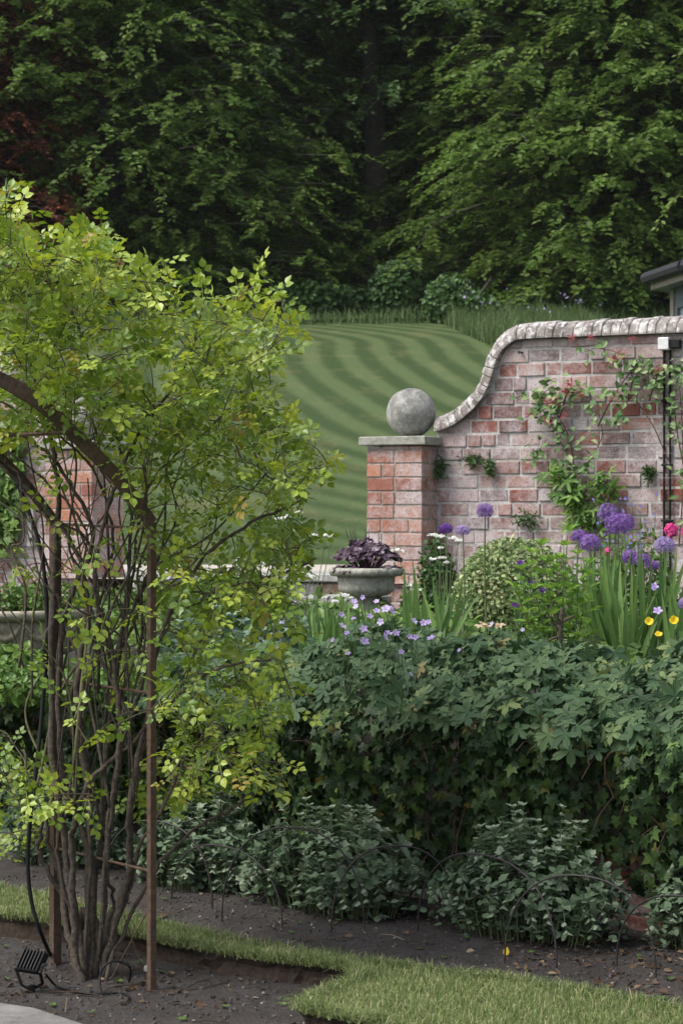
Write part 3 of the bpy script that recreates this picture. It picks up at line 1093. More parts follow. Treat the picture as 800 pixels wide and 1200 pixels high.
def build_pier(C, label, ballabel, z0, ztop_, depth=0.37, right_to=0.21, seed=5):
    """C = front right corner of the pier"""
    rr = random.Random(seed)
    base = C - 0.185 * UW - 0.185 * NW
    p = thing('gate_pier', label, 'pier', base + np.array([0, 0, z0]))
    b = MB()
    rz = math.atan2(UW[1], UW[0])
    hgt = ztop_ - z0
    b.box(base + np.array([0, 0, z0 + hgt / 2 - 0.01]), (0.362, 0.362, hgt), rz)
    b.build('mortar', M['mortar_d'], p)
    L0 = C - 0.37 * UW
    z = z0
    row = 0
    ch = 0.0835
    while z < ztop_ - 0.02:
        cuts = [0, 0.095, 0.285, 0.37] if row % 2 else [0, 0.185, 0.37]
        if rr.random() < 0.25:
            cuts = [0, 0.10, 0.19, 0.37]
        jo = 0.011
        hi = min(z + ch, ztop_)
        for i in range(len(cuts) - 1):
            a, e = cuts[i], cuts[i + 1]
            lay_brick(p, BRP, L0, UW, NW, a + (jo / 2 if i else 0), e - (jo / 2 if e < 0.37 else 0), z + jo / 2, hi - jo / 2, 0.09 if 0 < i < len(cuts) - 2 or row % 2 == 0 else 0.18, rr.uniform(0, 0.004))
        # right-hand return, runs back from the corner brick
        t = 0.10 if row % 2 == 0 else 0.19
        while t < depth - 0.02:
            e = min(t + (0.19 if rr.random() < 0.6 else 0.095), depth)
            lay_brick(p, BRP, C, -NW, UW, t + jo, e, z + jo / 2, hi - jo / 2, 0.08, rr.uniform(-0.002, 0.002))
            t = e
        z += ch
        row += 1
    # left-hand flank seen only from the side
    b = MB()
    b.box(base + np.array([0, 0, ztop_ + 0.027]), (0.445, 0.445, 0.054), rz, bev=0.006)
    b.build('cap_stone', M['cap'], p)
    bm = bmesh.new()
    bmesh.ops.create_uvsphere(bm, u_segments=48, v_segments=28, radius=0.151)
    for v in bm.verts:
        q = np.array(v.co)
        k = 1 + 0.008 * math.sin(23 * q[0] + 3) * math.sin(31 * q[1]) + 0.006 * math.sin(41 * q[2] + 20 * q[0])
        v.co *= k
        if v.co.z < -0.143:
            v.co.z = -0.149
    for f in bm.faces:
        f.smooth = True
    me = bpy.data.meshes.new('stone_ball')
    bm.to_mesh(me)
    bm.free()
    me.materials.append(M['ball'])
    o = bpy.data.objects.new('stone_ball', me)
    o.location = Vector(base + np.array([0.02, 0, ztop_ + 0.054 + 0.149]))
    COL.objects.link(o)
    tag(o, ballabel, 'ball finial')
    return p


build_pier(PIER_C, 'square red brick gate pier with stone cap at end of curved wall', 'round grey stone ball on the brick pier beside the curved wall', 0.74, 1.852)

# far side of the gateway, glimpsed through the rose
tl = (lambda a: (a * PIER_C[1] - PIER_C[0]) / (UW[0] - a * UW[1]))((108 - 400) / F)
PIER_L = PIER_C + tl * UW
build_pier(PIER_L, 'red brick gate pier glimpsed through the rose stems on the arch', 'grey stone ball half hidden behind climbing rose foliage', 0.80, 1.86, seed=9)
WL = PIER_L - 0.37 * UW - 0.21 * NW
wl = thing('brick_wall', 'purple grey brick wall seen through the arch behind the stone trough', 'wall', WL + np.array([0, 0, 0.8]))


def left_top(t):
    return float(np.interp(t, [-3, -0.75, -0.5, -0.3, -0.1, 0], [2.5, 2.5, 2.4, 2.1, 1.92, 1.88]))


ts = np.concatenate([np.linspace(-2.6, -0.8, 4), np.linspace(-0.75, 0.0, 20)])
V, fs = [], []
for t in ts:
    for off in (0.0, -0.20):
        q = WL + t * UW + off * NW
        V += [(q[0], q[1], 0.6), (q[0], q[1], left_top(t))]
for i in range(len(ts) - 1):
    a = i * 4
    fs += [(a, a + 4, a + 5, a + 1), (a + 2, a + 3, a + 7, a + 6), (a + 1, a + 5, a + 7, a + 3)]
b = MB()
b.poly(np.array(V), fs)
b.build('mortar', M['mortar'], wl)
courses(wl, BRV, WL, UW, NW, -0.95, 0.0, 0.80, 2.5, 0.083, 0.19, 0.08, left_top, 0.25)
b = MB()
cpts = [(WL + t * UW - 0.1 * NW) + np.array([0, 0, left_top(t) + 0.02]) for t in np.linspace(-2.6, 0.0, 50)]
b.tube(cpts, 0.085, 10)
b.build('coping', M['coping'], wl)
b = MB()
q = wall_pt(37, 618, 0.02, WL)
b.box(q, (0.05, 0.025, 0.26), -TH, bev=0.004)
fr = b.build('bracket', M['palewood'])
tag(fr, 'narrow pale painted bracket fixed on brick wall beyond the arch', 'bracket')
b = MB()
q2 = wall_pt(36, 632, 0.035, WL)
b.lathe([(0.012, -0.01), (0.014, 0), (0.008, 0.012)], q2, 10)
b.build('bolt', M['iron'], fr)

# retaining wall under the ivy
rw = thing('retaining_wall', 'low red brick retaining wall almost buried under the ivy', 'wall', R0)
b = MB()
for off_, tt0, tt1 in ((-0.004, -3.2, 3.0),):
    q = R0 - 0.1 * UR + (-0.115) * NR + np.array([0, 0, 0.32])
    b.box(q, (6.2, 0.22, 0.84), math.atan2(UR[1], UR[0]))
b.build('mortar', M['mortar_d'], rw)
BRD = [brick_variant(s + 40).mesh('brick', M['brick']) for s in range(4)]
courses(rw, BRD, R0, UR, NR, -1.9, 1.6, 0.02, 0.36, 0.075, 0.22, 0.08, None, 0.2)


# ================================================================== GATEWAY STEPS
def step_slab(name, mat, parent, pxl, pxr, pyt, thick, org, depth, proud=0.0, bev=0.008):
    tl_, tr_ = wall_t(pxl, org), wall_t(pxr, org)
    ym = (org + (tl_ + tr_) / 2 * UW)[1]
    zt = CH + (600 - pyt) * ym / F
    c = org + (tl_ + tr_) / 2 * UW + (proud - depth / 2) * NW * 1.0 + np.array([0, 0, zt - thick / 2])
    b = MB()
    b.box(c, (tr_ - tl_, depth, thick), -TH, bev=bev)
    return b.build(name, mat, parent)


SO = PIER_C + 0.32 * NW + np.array([0, 0, 0])
st = thing('stone_steps', 'pale grey stone steps leading up through the gateway to the lawn', 'steps', SO - 0.4 * UW + np.array([0, 0, 0.8]))
for a, e in ((150, 231), (232.5, 322), (323.5, 396)):
    step_slab('tread', M['step'], st, a, e, 672, 0.05, SO, 0.5)
for a, e, mk in ((150, 190, 'riser'), (191, 236, 'riser'), (237, 290, 'riser_b'), (291, 334, 'riser'), (335, 374, 'riser'), (375, 399, 'riser_b')):
    step_slab('riser_stone', M[mk], st, a, e, 683.5, 0.105, SO - 0.06 * NW, 0.2)
SO2 = SO + 0.30 * NW
for a, e in ((140, 243), (244.5, 340), (341.5, 420)):
    step_slab('tread', M['step'], st, a, e, 699, 0.055, SO2, 0.42)
for a, e, mk in ((150, 210, 'riser'), (211, 262, 'riser_b'), (263, 318, 'riser'), (319, 372, 'riser'), (373, 418, 'riser')):
    step_slab('riser_stone', M[mk], st, a, e, 713.5, 0.10, SO2 - 0.05 * NW, 0.2)

# ================================================================== URN with heuchera
UY = 12.55
uc = P(429, 665, UY)
us = F / UY
pz = lambda py: CH + (600 - py) / us
urn = thing('garden_urn', 'grey stone urn with fluted bowl and cabled rim on a pedestal', 'urn', (uc[0], UY, 0.82))
b = MB()
R = 43.5 / us
wobr = lambda i, a: 1 + (0.018 * sin(30 * a + i * 0.8) if 1 <= i <= 4 else 0)
b.lathe([(R * 0.80, pz(668)), (R * 0.93, pz(665)), (R, pz(667)), (R, pz(671)), (R * 0.95, pz(674.5)), (R * 0.80, pz(675.5))], (uc[0], UY, 0), 96, wob=wobr)
b.build('rim', M['urn'], urn, True)
b = MB()
flute = lambda i, a: 1 + (0.022 * abs(sin(14 * a)) if i >= 4 else 0)
b.lathe([(R * 0.80, pz(674)), (R * 0.78, pz(678)), (R * 0.76, pz(684)), (R * 0.75, pz(688)), (R * 0.74, pz(689)), (R * 0.70, pz(693)), (R * 0.56, pz(697.5)), (R * 0.30, pz(699.5))], (uc[0], UY, 0), 112, wob=flute)
b.build('bowl', M['urn'], urn, True)
b = MB()
b.lathe([(R * 0.33, pz(699)), (R * 0.27, pz(703)), (R * 0.24, pz(709)), (R * 0.30, pz(715)), (R * 0.42, pz(719)), (R * 0.44, pz(722))], (uc[0], UY, 0), 32)
b.build('foot', M['urn'], urn, True)
b = MB()
b.box((uc[0], UY, (pz(722) + 0.82) / 2 - 0.02), (0.26, 0.26, pz(722) - 0.82 + 0.04), 0.2, bev=0.008)
b.build('pedestal', M['urn'], urn)
b = MB()
b.lathe([(0.0, pz(668.5)), (R * 0.80, pz(668.4))], (uc[0], UY, 0), 24)
b.build('compost', M['darksoil'], urn)

hp = thing('heuchera', 'dark purple leaved heuchera filling the grey stone urn', 'plant', (uc[0], UY, pz(668)))
hm = leaf_mesh('leaf', T_HEU, M['heuchera'])
b = MB()
for i in range(150):
    a = RNG.uniform(0, 2 * pi)
    r = math.sqrt(RNG.uniform(0, 1)) * 0.20
    hgt = 0.03 + 0.125 * (1 - (r / 0.215) ** 2) * RNG.uniform(0.6, 1.1)
    root = np.array([uc[0] + 0.3 * r * cos(a), UY + 0.3 * r * sin(a), pz(668)])
    tip = np.array([uc[0] + 1.0 * r * cos(a), UY + r * sin(a), pz(666) + hgt - (0.05 if r > 0.185 else 0)])
    outw = np.array([cos(a), sin(a), 0])
    nn = nrm(np.array([0, 0, 0.6]) + outw * 0.7 + RNG.normal(0, 0.35, 3))
    d = nrm(outw + np.array([0, 0, -0.5]) + RNG.normal(0, 0.3, 3))
    Rm = frames(d[None], nn[None])[0]
    piece('leaf', hm, Rm, tip - d * 0.03, RNG.uniform(0.05, 0.075), hp)
    b.tube([root, (root + tip) / 2 + [0, 0, 0.02], tip - d * 0.02], 0.0018, 4, 0.2)
for i in range(7):
    a = RNG.uniform(0, 2 * pi)
    q = np.array([uc[0] + 0.1 * cos(a), UY + 0.1 * sin(a), pz(666)])
    b.tube([q, q + [0.01, 0, 0.12], q + [0.02 * cos(a), 0, 0.22]], 0.0018, 4, 0.2)
b.build('stalks', M['heuchera'], hp)

# ================================================================== LEFT STONE TROUGH / URN
TY = 9.1
ts_ = F / TY
tc = P(8, 712, TY)
tz = lambda py: CH + (600 - py) / ts_
R = 104 / ts_
trough = thing('stone_planter', 'large round buff stone planter with roped rim and carved swags behind the arch', 'planter', (tc[0], TY, 0.76))
b = MB()
b.lathe([(R * 0.84, tz(716)), (R * 0.90, tz(713)), (R * 0.97, tz(712)), (R, tz(715)), (R * 0.99, tz(720)), (R * 0.93, tz(724)), (R * 0.87, tz(725))], (tc[0], TY, 0), 120, wob=lambda i, a: 1 + (0.010 * sin(46 * a + i) if 1 <= i <= 4 else 0))
b.build('rim', M['urn2'], trough, True)
b = MB()
b.lathe([(R * 0.87, tz(724)), (R * 0.88, tz(732)), (R * 0.87, tz(742)), (R * 0.84, tz(752)), (R * 0.76, tz(762)), (R * 0.58, tz(770)), (R * 0.40, tz(774))], (tc[0], TY, 0), 120, wob=lambda i, a: 1 + (0.014 * abs(sin(20 * a)) if i >= 3 else 0))
b.build('bowl', M['urn2'], trough, True)
for a0 in np.arange(-2.9, 0.1, 0.42):
    b = MB()
    aa = np.linspace(a0 + 0.03, a0 + 0.39, 14)
    pts = []
    for k, a in enumerate(aa):
        sag = 1 - (2 * k / 13 - 1) ** 2
        pts.append((tc[0] + R * 0.885 * cos(a), TY + R * 0.885 * sin(a), tz(728) - sag * 0.055))
    rad = 0.008 + 0.008 * (1 - (np.linspace(-1, 1, 14)) ** 2)
    b.tube(pts, rad, 6)
    b.build('swag', M['urn2'], trough, True)
b = MB()
b.lathe([(R * 0.44, tz(773)), (R * 0.34, tz(780)), (R * 0.38, tz(790)), (R * 0.5, tz(797))], (tc[0], TY, 0), 40)
b.build('foot', M['urn2'], trough, True)
b = MB()
b.lathe([(0, tz(716)), (R * 0.85, tz(715.8))], (tc[0], TY, 0), 24)
b.build('compost', M['darksoil'], trough)


def bush(mb, c, rad, k, tm, size, mi=0, rng=RNG, lump=0.22, shell=0.55, nl=9, up=0.3, zmin=None):
    """leaves spread through an uneven rounded volume, thicker near the outside"""
    c = np.asarray(c)
    rad = np.asarray(rad)
    d = rand_unit(k, rng)
    lob = rand_unit(nl, rng)
    amp = rng.uniform(-lump, lump, nl)
    f = 1 + (amp[None] * np.exp(-((1 - d @ lob.T) / 0.22))).sum(1)
    r = (shell + (1 - shell) * rng.uniform(0, 1, k) ** 0.7)
    r = np.where(rng.uniform(0, 1, k) < 0.2, rng.uniform(0.3, 1, k), r)
    p = c + d * (f * r)[:, None] * rad
    out = nrm(d / rad)
    nn = nrm(out + np.array([0, 0, up]) + rng.normal(0, 0.55, (k, 3)))
    dd = nrm(np.cross(nn, rand_unit(k, rng)) + out * 0.5 + np.array([0, 0, -0.15]))
    s = size * rng.uniform(0.7, 1.25, k)
    keep = np.ones(k, bool) if zmin is None else p[:, 2] > zmin
    Rm = frames(dd, nn)
    mb.scatter(tm, Rm[keep], p[keep], s[keep], rng.uniform(0, 1, k)[keep], mi)
    return Rm[keep], p[keep], s[keep]


# low planting in the trough
tp = thing('planter_flowers', 'low leafy bedding with thin brown spikes growing in the round stone planter', 'plant', (tc[0], TY, tz(714)))
b = MB()
for dx in (-0.25, -0.13, 0.0, 0.12, 0.24):
    bush(b, (tc[0] + dx, TY - 0.02, tz(705)), (0.10, 0.15, 0.075), 420, T_OVAL, 0.028)
kind(b.build('foliage', M['shrub2'], tp), 'stuff')
b = MB()
for i in range(34):
    q = np.array([tc[0] + RNG.uniform(-0.3, 0.3), TY + RNG.uniform(-0.15, 0.15), tz(712)])
    b.tube([q, q + [RNG.normal(0, 0.02), 0, 0.08], q + [RNG.normal(0, 0.045), RNG.normal(0, 0.03), RNG.uniform(0.11, 0.19)]], [0.002, 0.002, 0.0035], 4)
b.build('spikes', M['brownstem'], tp)

# dark planter beyond the rose
q = P(196, 676, 11.6)
gb = thing('dark_planter', 'dark grey box planter with paler rim glimpsed behind the rose stems', 'planter', (q[0], 11.6, 0.8))
b = MB()
b.box((q[0], 11.6, (q[2] + 0.80) / 2 - 0.02), (0.20, 0.2, q[2] - 0.82), -TH, bev=0.006)
b.build('body', M['greybox'], gb)
b = MB()
b.box((q[0], 11.6, q[2] - 0.012), (0.225, 0.225, 0.022), -TH, bev=0.004)
b.build('rim', M['palerim'], gb)


# ================================================================== SUMMERHOUSE above the wall
HY = 20.0
hc = P(790, 313, HY)
zroof = hc[2]
hut = thing('summerhouse', 'grey blue timber summerhouse with dark slate roof behind the brick wall', 'summerhouse', (4.15, 20.75, 1.36))
Rw, Re = 1.13, 1.36
hcx, hcy = 4.27, 20.75
ang8 = [radians(-147.6 + 45 * i) for i in range(8)]
corn = lambda r, i, z: np.array([hcx + r * cos(ang8[i % 8]), hcy + r * sin(ang8[i % 8]), z])
zb = 1.36
zt_ = zroof - 0.09
for i in range(8):
    a, c2 = corn(Rw, i, zb), corn(Rw, i + 1, zb)
    mid = (a + c2) / 2
    dv = c2 - a
    L = np.linalg.norm(dv)
    rz = math.atan2(dv[1], dv[0])
    b = MB()
    b.box(corn(Rw, i, (zb + zt_) / 2), (0.10, 0.10, zt_ - zb), rz, bev=0.008)
    b.build('corner_post', M['hutwood'], hut)
    b = MB()
    b.box(mid + [0, 0, 0.45], (L - 0.11, 0.06, 0.90), rz)
    b.build('wall_panel', M['hutpaint'], hut)
    b = MB()
    b.box(mid + [0, 0, zt_ - zb - 0.10], (L - 0.11, 0.07, 0.20), rz)
    b.build('lintel', M['hutpaint'], hut)
    b = MB()
    for k in (-1, 1):
        b.box(mid + dv / L * k * (L / 2 - 0.09) + [0, 0, (0.9 + zt_ - zb - 0.2) / 2], (0.07, 0.075, zt_ - zb - 1.1), rz)
    for k in (-0.12, 0.12):
        b.box(mid + dv * k + [0, 0, (0.9 + zt_ - zb - 0.2) / 2], (0.04, 0.05, zt_ - zb - 1.11), rz)
    wf = b.build('window', M['hutpaint'], hut)
    b = MB()
    b.box(mid + [0, 0, (0.9 + zt_ - zb - 0.2) / 2], (L - 0.22, 0.012, zt_ - zb - 1.1), rz)
    b.build('pane', M['gl'], wf)
    # eaves
    a, c2 = corn(Re, i, zt_), corn(Re, i + 1, zt_)
    mid = (a + c2) / 2
    dv = c2 - a
    L = np.linalg.norm(dv)
    b = MB()
    b.box(mid + [0, 0, 0.03], (L + 0.0, 0.03, 0.085), math.atan2(dv[1], dv[0]))
    b.build('fascia', M['hutwood'], hut)
    b = MB()
    b.poly([a + [0, 0, -0.008], c2 + [0, 0, -0.008], corn(Rw - 0.06, i + 1, zt_ - 0.005), corn(Rw - 0.06, i, zt_ - 0.005)], [(0, 1, 2, 3)])
    b.build('soffit', M['hutpaint'], hut)
b = MB()
ap = np.array([hcx, hcy, zt_ + 0.16])
V = [corn(Re + 0.05, i, zt_ + 0.085) for i in range(8)] + [corn(Re * 0.55, i, zt_ + 0.13) for i in range(8)] + [ap]
b.poly(np.array(V), [(i, (i + 1) % 8, 8 + (i + 1) % 8, 8 + i) for i in range(8)] + [(8 + i, 8 + (i + 1) % 8, 16) for i in range(8)] + [tuple(range(8))[::-1]])
b.build('roof', M['slate'], hut)
b = MB()
for i in range(8):
    b.tube([corn(Re + 0.06, i, zt_ + 0.10), corn(Re + 0.06, i + 1, zt_ + 0.10)], 0.058, 8)
b.build('roof_edge_roll', M['slate'], hut)

# ================================================================== CONDUIT on the wall
cd = thing('conduit', 'pair of thin black conduit pipes running down the brick wall', 'conduit', wall_pt(781, 640, 0.02))
for px in (777.5, 784.5):
    b = MB()
    pts = [wall_pt(px, y, 0.022) for y in (406, 470, 560, 660, 735)]
    b.tube(pts, 0.0075, 8)
    b.build('pipe', M['black'], cd)
for y in (470, 545, 610):
    b = MB()
    b.box(wall_pt(781, y, 0.02), (0.062, 0.03, 0.012), -TH, bev=0.002)
    b.build('clip', M['black'], cd)
b = MB()
b.box(wall_pt(789, 403, 0.035), (0.075, 0.05, 0.05), -TH, bev=0.004)
b.build('elbow', M['black'], cd)
b = MB()
b.box(wall_pt(778.5, 403, 0.04), (0.062, 0.07, 0.072), -TH, bev=0.005)
o = b.build('junction_box', M['whitebox'])
tag(o, 'small square white junction box under the coping above the black pipes', 'junction box')
b = MB()
for y in (496, 531, 560):
    b.tube([wall_pt(620, y, 0.03), wall_pt(700, y, 0.034), wall_pt(815, y, 0.03)], 0.0011, 4)
o = b.build('training_wires', M['palerim'])
tag(o, 'thin horizontal training wires stretched along the brick wall', 'wires')
b = MB()
q = wall_pt(612, 413.5, 0.0)
b.tube([q, q + NW * 0.05, q + NW * 0.055], [0.006, 0.006, 0.011], 8)
tag(b.build('wall_nail', M['iron']), 'dark iron nail head standing out of the brick near the coping curve', 'nail')


# ================================================================== TREES
def beech(seed, H=12.5, nl=48, nsec=14, R=6.5, hmin=0.9, leaf=0.158, twl=0.85, nleaf=22, ntw=8, shell=3400):
    r = np.random.default_rng(seed)
    wood = MB()
    trunk = spline([(0, 0, -0.5), (0.1, 0.05, H * 0.25), (-0.15, 0.1, H * 0.55), (0.1, -0.1, H * 0.98)], 12)
    wood.tube(trunk, np.linspace(0.42, 0.05, 12), 10)
    To, Td = [], []
    for i in range(nl):
        u = (i + r.uniform(0, 1)) / nl
        h = hmin + (H - hmin) * u ** 1.55 * 0.97
        az = i * 2.399 + r.uniform(-0.4, 0.4)
        prof = (1 - 0.15 * (1 - u)) * math.sqrt(max(1 - (max(u - 0.25, 0) / 0.8) ** 2, 0.02))
        Ls = R * prof * r.uniform(0.6, 1.15)
        rise = (0.28 + 0.35 * u) * Ls
        droop = (0.48 + 0.12 * r.uniform(-1, 1)) * Ls * (1.15 - 0.6 * u)
        s = np.linspace(0, 1, 9)
        ca, sa = cos(az), sin(az)
        bend = r.uniform(-0.25, 0.25)
        pr = np.stack([Ls * s * np.cos(az + bend * s), Ls * s * np.sin(az + bend * s), h + rise * s - droop * s * s], -1)
        wood.tube(pr, np.linspace(0.10 + 0.06 * (1 - u), 0.012, 9), 5, cap=False)
        for j in range(nsec):
            q = 0.18 + 0.82 * (j + r.uniform(0, 1)) / nsec
            k = min(int(q * 8), 7)
            o = pr[k] + (pr[k + 1] - pr[k]) * (q * 8 - k)
            dr = nrm(pr[k + 1] - pr[k])
            sg = -1 if j % 2 else 1
            a2 = az + bend * q + sg * r.uniform(0.45, 1.2)
            L2 = Ls * (0.18 + 0.30 * (1 - q)) * r.uniform(0.7, 1.25) + 0.5
            s2 = np.linspace(0, 1, 5)
            el = r.uniform(-0.35, 0.75)
            p2 = o + np.stack([L2 * s2 * cos(a2), L2 * s2 * sin(a2), L2 * (el * s2 - 0.38 * s2 * s2)], -1)
            wood.tube(p2, np.linspace(0.022, 0.005, 5), 3, cap=False)
            for m_ in range(ntw):
                q2 = (m_ + r.uniform(0.2, 1)) / ntw
                kk = min(int(q2 * 4), 3)
                o2 = p2[kk] + (p2[kk + 1] - p2[kk]) * (q2 * 4 - kk)
                a3 = a2 + (-1 if m_ % 2 else 1) * r.uniform(0.3, 1.1)
                To.append(o2)
                Td.append((cos(a3), sin(a3), r.uniform(-0.25, 0.08)))
    for i in range(shell):                 # shoots all over the outside of the crown, hanging outwards
        u = r.uniform(0, 1) ** 1.35
        h = hmin * 0.6 + (H - hmin) * u * 0.95
        az = r.uniform(0, 2 * pi)
        prof = math.sqrt(max(1 - (max(u - 0.22, 0) / 0.82) ** 2, 0.02)) * (1 + 0.16 * sin(3 * az + 5 * u + seed) + 0.10 * sin(7 * az - 11 * u))
        q = R * prof * r.uniform(0.5, 0.93)
        o = np.array([q * cos(az), q * sin(az), h - 0.10 * q + r.normal(0, 0.2)])
        a3 = az + r.normal(0, 0.75)
        dv = np.array([cos(a3), sin(a3), r.uniform(-0.55, 0.15)])
        To.append(o)
        Td.append(dv)
        wood.tube([o - np.array([cos(az), sin(az), -0.1]) * 1.1, o, o + dv * 0.4], [0.014, 0.008, 0.003], 3, cap=False)
    To, Td = np.array(To), nrm(np.array(Td))
    k = len(To)
    crown = MB()
    tl2 = twl * r.uniform(0.6, 1.2, k)
    side = nrm(np.cross(Td, np.array([0, 0, 1.0])))
    clump = r.uniform(0, 1, k)
    for q in range(nleaf):
        t = (q + r.uniform(0, 1, k)) / nleaf
        sg = np.where(q % 2 == 0, 1.0, -1.0)
        p = To + Td * (t * tl2)[:, None] + np.array([0, 0, -0.38]) * (t ** 2 * tl2)[:, None] + r.normal(0, 0.025, (k, 3))
        d = nrm(Td * 0.6 + side * sg * 0.8 + np.array([0, 0, -0.30]) * t[:, None] + r.normal(0, 0.22, (k, 3)))
        nn = nrm(np.array([0, 0, 0.9]) + r.normal(0, 0.45, (k, 3)) + Td * 0.35)
        crown.scatter(T_DIAMOND, frames(d, nn), p, np.stack([leaf * 1.15 * r.uniform(0.8, 1.2, k)] * 2 + [np.full(k, leaf)], -1) * (1 - 0.25 * t[:, None]),
                      np.clip(clump * 0.75 + r.uniform(0, 0.25, k), 0, 0.999))
    return wood.mesh('trunk', M['bark'], True), crown.mesh('crown', M['beech'])


PROTO = [beech(11), beech(12, 12, 48, 14, 6.2), beech(13, 13.5, 40, 12, 7.0, 2.4, leaf=0.19, nleaf=18, shell=2200), beech(14, 15, 30, 12, 5.0, 7.5, leaf=0.16, nleaf=18, shell=400), beech(15, 13, 40, 12, 6.0, 1.5, leaf=0.17, nleaf=8, shell=900)]


def tree(px, Y, pi_, rot, sc, label, mat=None, group='trees of the beech wood above the lawn', zoff=0.0):
    wd, cr = PROTO[pi_]
    X = (px - 400) / F * Y
    z = float(lawn_z(np.array(X), np.array(Y))) + zoff
    t = thing('beech_tree', label, 'tree', (X, Y, z), group)
    for nm, me in (('trunk', wd), ('crown', cr)):
        o = bpy.data.objects.new(nm, me)
        COL.objects.link(o)
        o.parent = t
        if nm == 'crown' and mat is not None:
            o.material_slots[0].link = 'OBJECT'
            o.material_slots[0].material = mat
    t.rotation_euler = (0, 0, rot)
    t.scale = (sc,) * 3
    return t


def understorey(px, Y, w_, h_, k, mat, label, size=0.12, name='woodland_shrub'):
    X = (px - 400) / F * Y
    z = float(lawn_z(np.array(X), np.array(Y)))
    h_ = h_ * RNG.uniform(0.6, 1.0)
    t = thing(name, label, 'shrub', (X, Y, z), 'shrubs along the foot of the wood')
    b = MB()
    bush(b, (X, Y, z + h_ * 0.45), (w_, w_ * 0.8, h_ * 0.6), k, T_OVAL if k < 4000 else T_DIAMOND, size * 1.1, lump=0.6, shell=0.3, zmin=z)
    b.build('foliage', mat, t)
    b = MB()
    for i in range(6):
        e = np.array([X + RNG.uniform(-0.6, 0.6) * w_, Y + RNG.uniform(-0.4, 0.4) * w_, z + h_ * RNG.uniform(0.5, 0.9)])
        b.tube([(X, Y, z - 0.05), (np.array([X, Y, z]) + e) / 2 + [0, 0, 0.1], e], [0.03, 0.02, 0.006], 5)
    b.build('stems', M['bark'], t)
    return t


tree(128, 52.5, 0, 0.6, 0.95, 'broad beech left of the dark gap with branches sweeping low over the lawn')
tree(752, 52.0, 1, 2.2, 1.0, 'broad beech behind the garden wall with long drooping light tipped branches')
tree(860, 54.0, 0, 3.9, 1.0, 'beech behind the summerhouse roof at the edge of the frame')
tree(52, 62.0, 4, 1.0, 1.0, 'thin crowned blue green tree with sky showing through it behind the copper beech', M['beech2'])
tree(-118, 50.0, 1, 5.0, 0.78, 'copper beech with dark red leaves in the top corner', M['copper'])
tree(437, 54.5, 3, 0.2, 1.0, 'tall trunked tree standing in the middle of the dark gap between two beeches', M['beech2'])
tree(492, 56.5, 3, 2.6, 0.95, 'bare trunked tree right of the middle trunk in the dark gap', M['beech2'])
tree(385, 58.0, 3, 4.1, 0.9, 'bare trunked tree left of the middle trunk in the dark gap', M['beech2'])
tree(330, 60.0, 1, 4.0, 1.05, 'beech deep in the wood behind the low sweeping one')
tree(590, 60.0, 0, 1.3, 1.1, 'beech deep in the wood right of the tall trunks')
tree(700, 64.0, 2, 2.8, 1.1, 'beech deep in the wood behind the light tipped one', M['beech2'])
tree(300, 66.0, 0, 2.0, 1.0, 'beech deep in the wood left of the dark gap', M['beech2'])
tree(440, 72.0, 1, 3.3, 1.3, 'beech at the back of the wood closing the dark gap', M['beech2'])
tree(600, 74.0, 2, 5.5, 1.2, 'tall beech at the back of the wood on higher ground', M['beech2'])
tree(320, 75.0, 2, 0.9, 1.25, 'tall beech at the back of the wood above the sweeping one', M['beech2'])
tree(760, 74.0, 1, 1.7, 1.25, 'tall beech at the back of the wood above the summerhouse', M['beech2'])
tree(520, 84.0, 0, 4.4, 1.4, 'farthest beech on the hill right of the tall trunks', M['beech2'])
tree(370, 86.0, 1, 5.9, 1.4, 'farthest beech on the hill left of the tall trunks', M['beech2'])
tree(900, 62.0, 2, 0.4, 1.15, 'beech beyond the edge of the frame behind the summerhouse')

tw = thing('woodland', 'dark mass of far woodland rising on the hill', 'woodland', (0, 96, 12))
b = MB()
for k in range(26):
    X = -24 + 48 * (k + 0.5) / 26 + RNG.uniform(-1, 1)
    Y = 96 + RNG.uniform(-5, 6)
    z = float(lawn_z(np.array(X), np.array(Y)))
    hh2 = 3 if X < -8.5 else 17
    bush(b, (X, Y, z + 5), (3.2, 3.0, RNG.uniform(hh2 * 0.6, hh2 * 0.75)), 2600, T_DIAMOND, 0.5, lump=0.4, shell=0.5)
o = b.build('woodland', M['beech2'])
bpy.data.objects.remove(tw)
kind(o, 'stuff')
o['label'] = 'dark mass of far woodland rising on the hill'

for (px, Y, w_, h_, k, mk, lab) in (
        (545, 46.2, 0.95, 1.25, 3990, 'shrub', 'rounded dark shrub at the top corner of the lawn'),
        (470, 48.6, 0.8, 1.2, 3400, 'shrub', 'low dark laurel shrub at the foot of the tall trunk'),
        (408, 49.2, 0.6, 0.8, 2600, 'shrub', 'brown tinged shrub in the dark gap above the lawn'),
        (352, 48.6, 0.7, 0.7, 2400, 'shrub', 'small shrub at the left end of the dark gap'),
        (630, 48.4, 1.0, 1.2, 3300, 'beech2', 'leafy shrub under the beech just behind the wall top'),
        (712, 48.0, 0.9, 1.0, 3300, 'shrub', 'leafy shrub beside the summerhouse eaves'),
        (250, 49.4, 1.1, 1.1, 3200, 'shrub', 'dark shrub behind the top of the climbing rose'),
        (130, 49.6, 1.1, 1.2, 3200, 'shrub', 'dark shrub beneath the low sweeping beech')):
    understorey(px, Y, w_, h_, k, M[mk], lab)

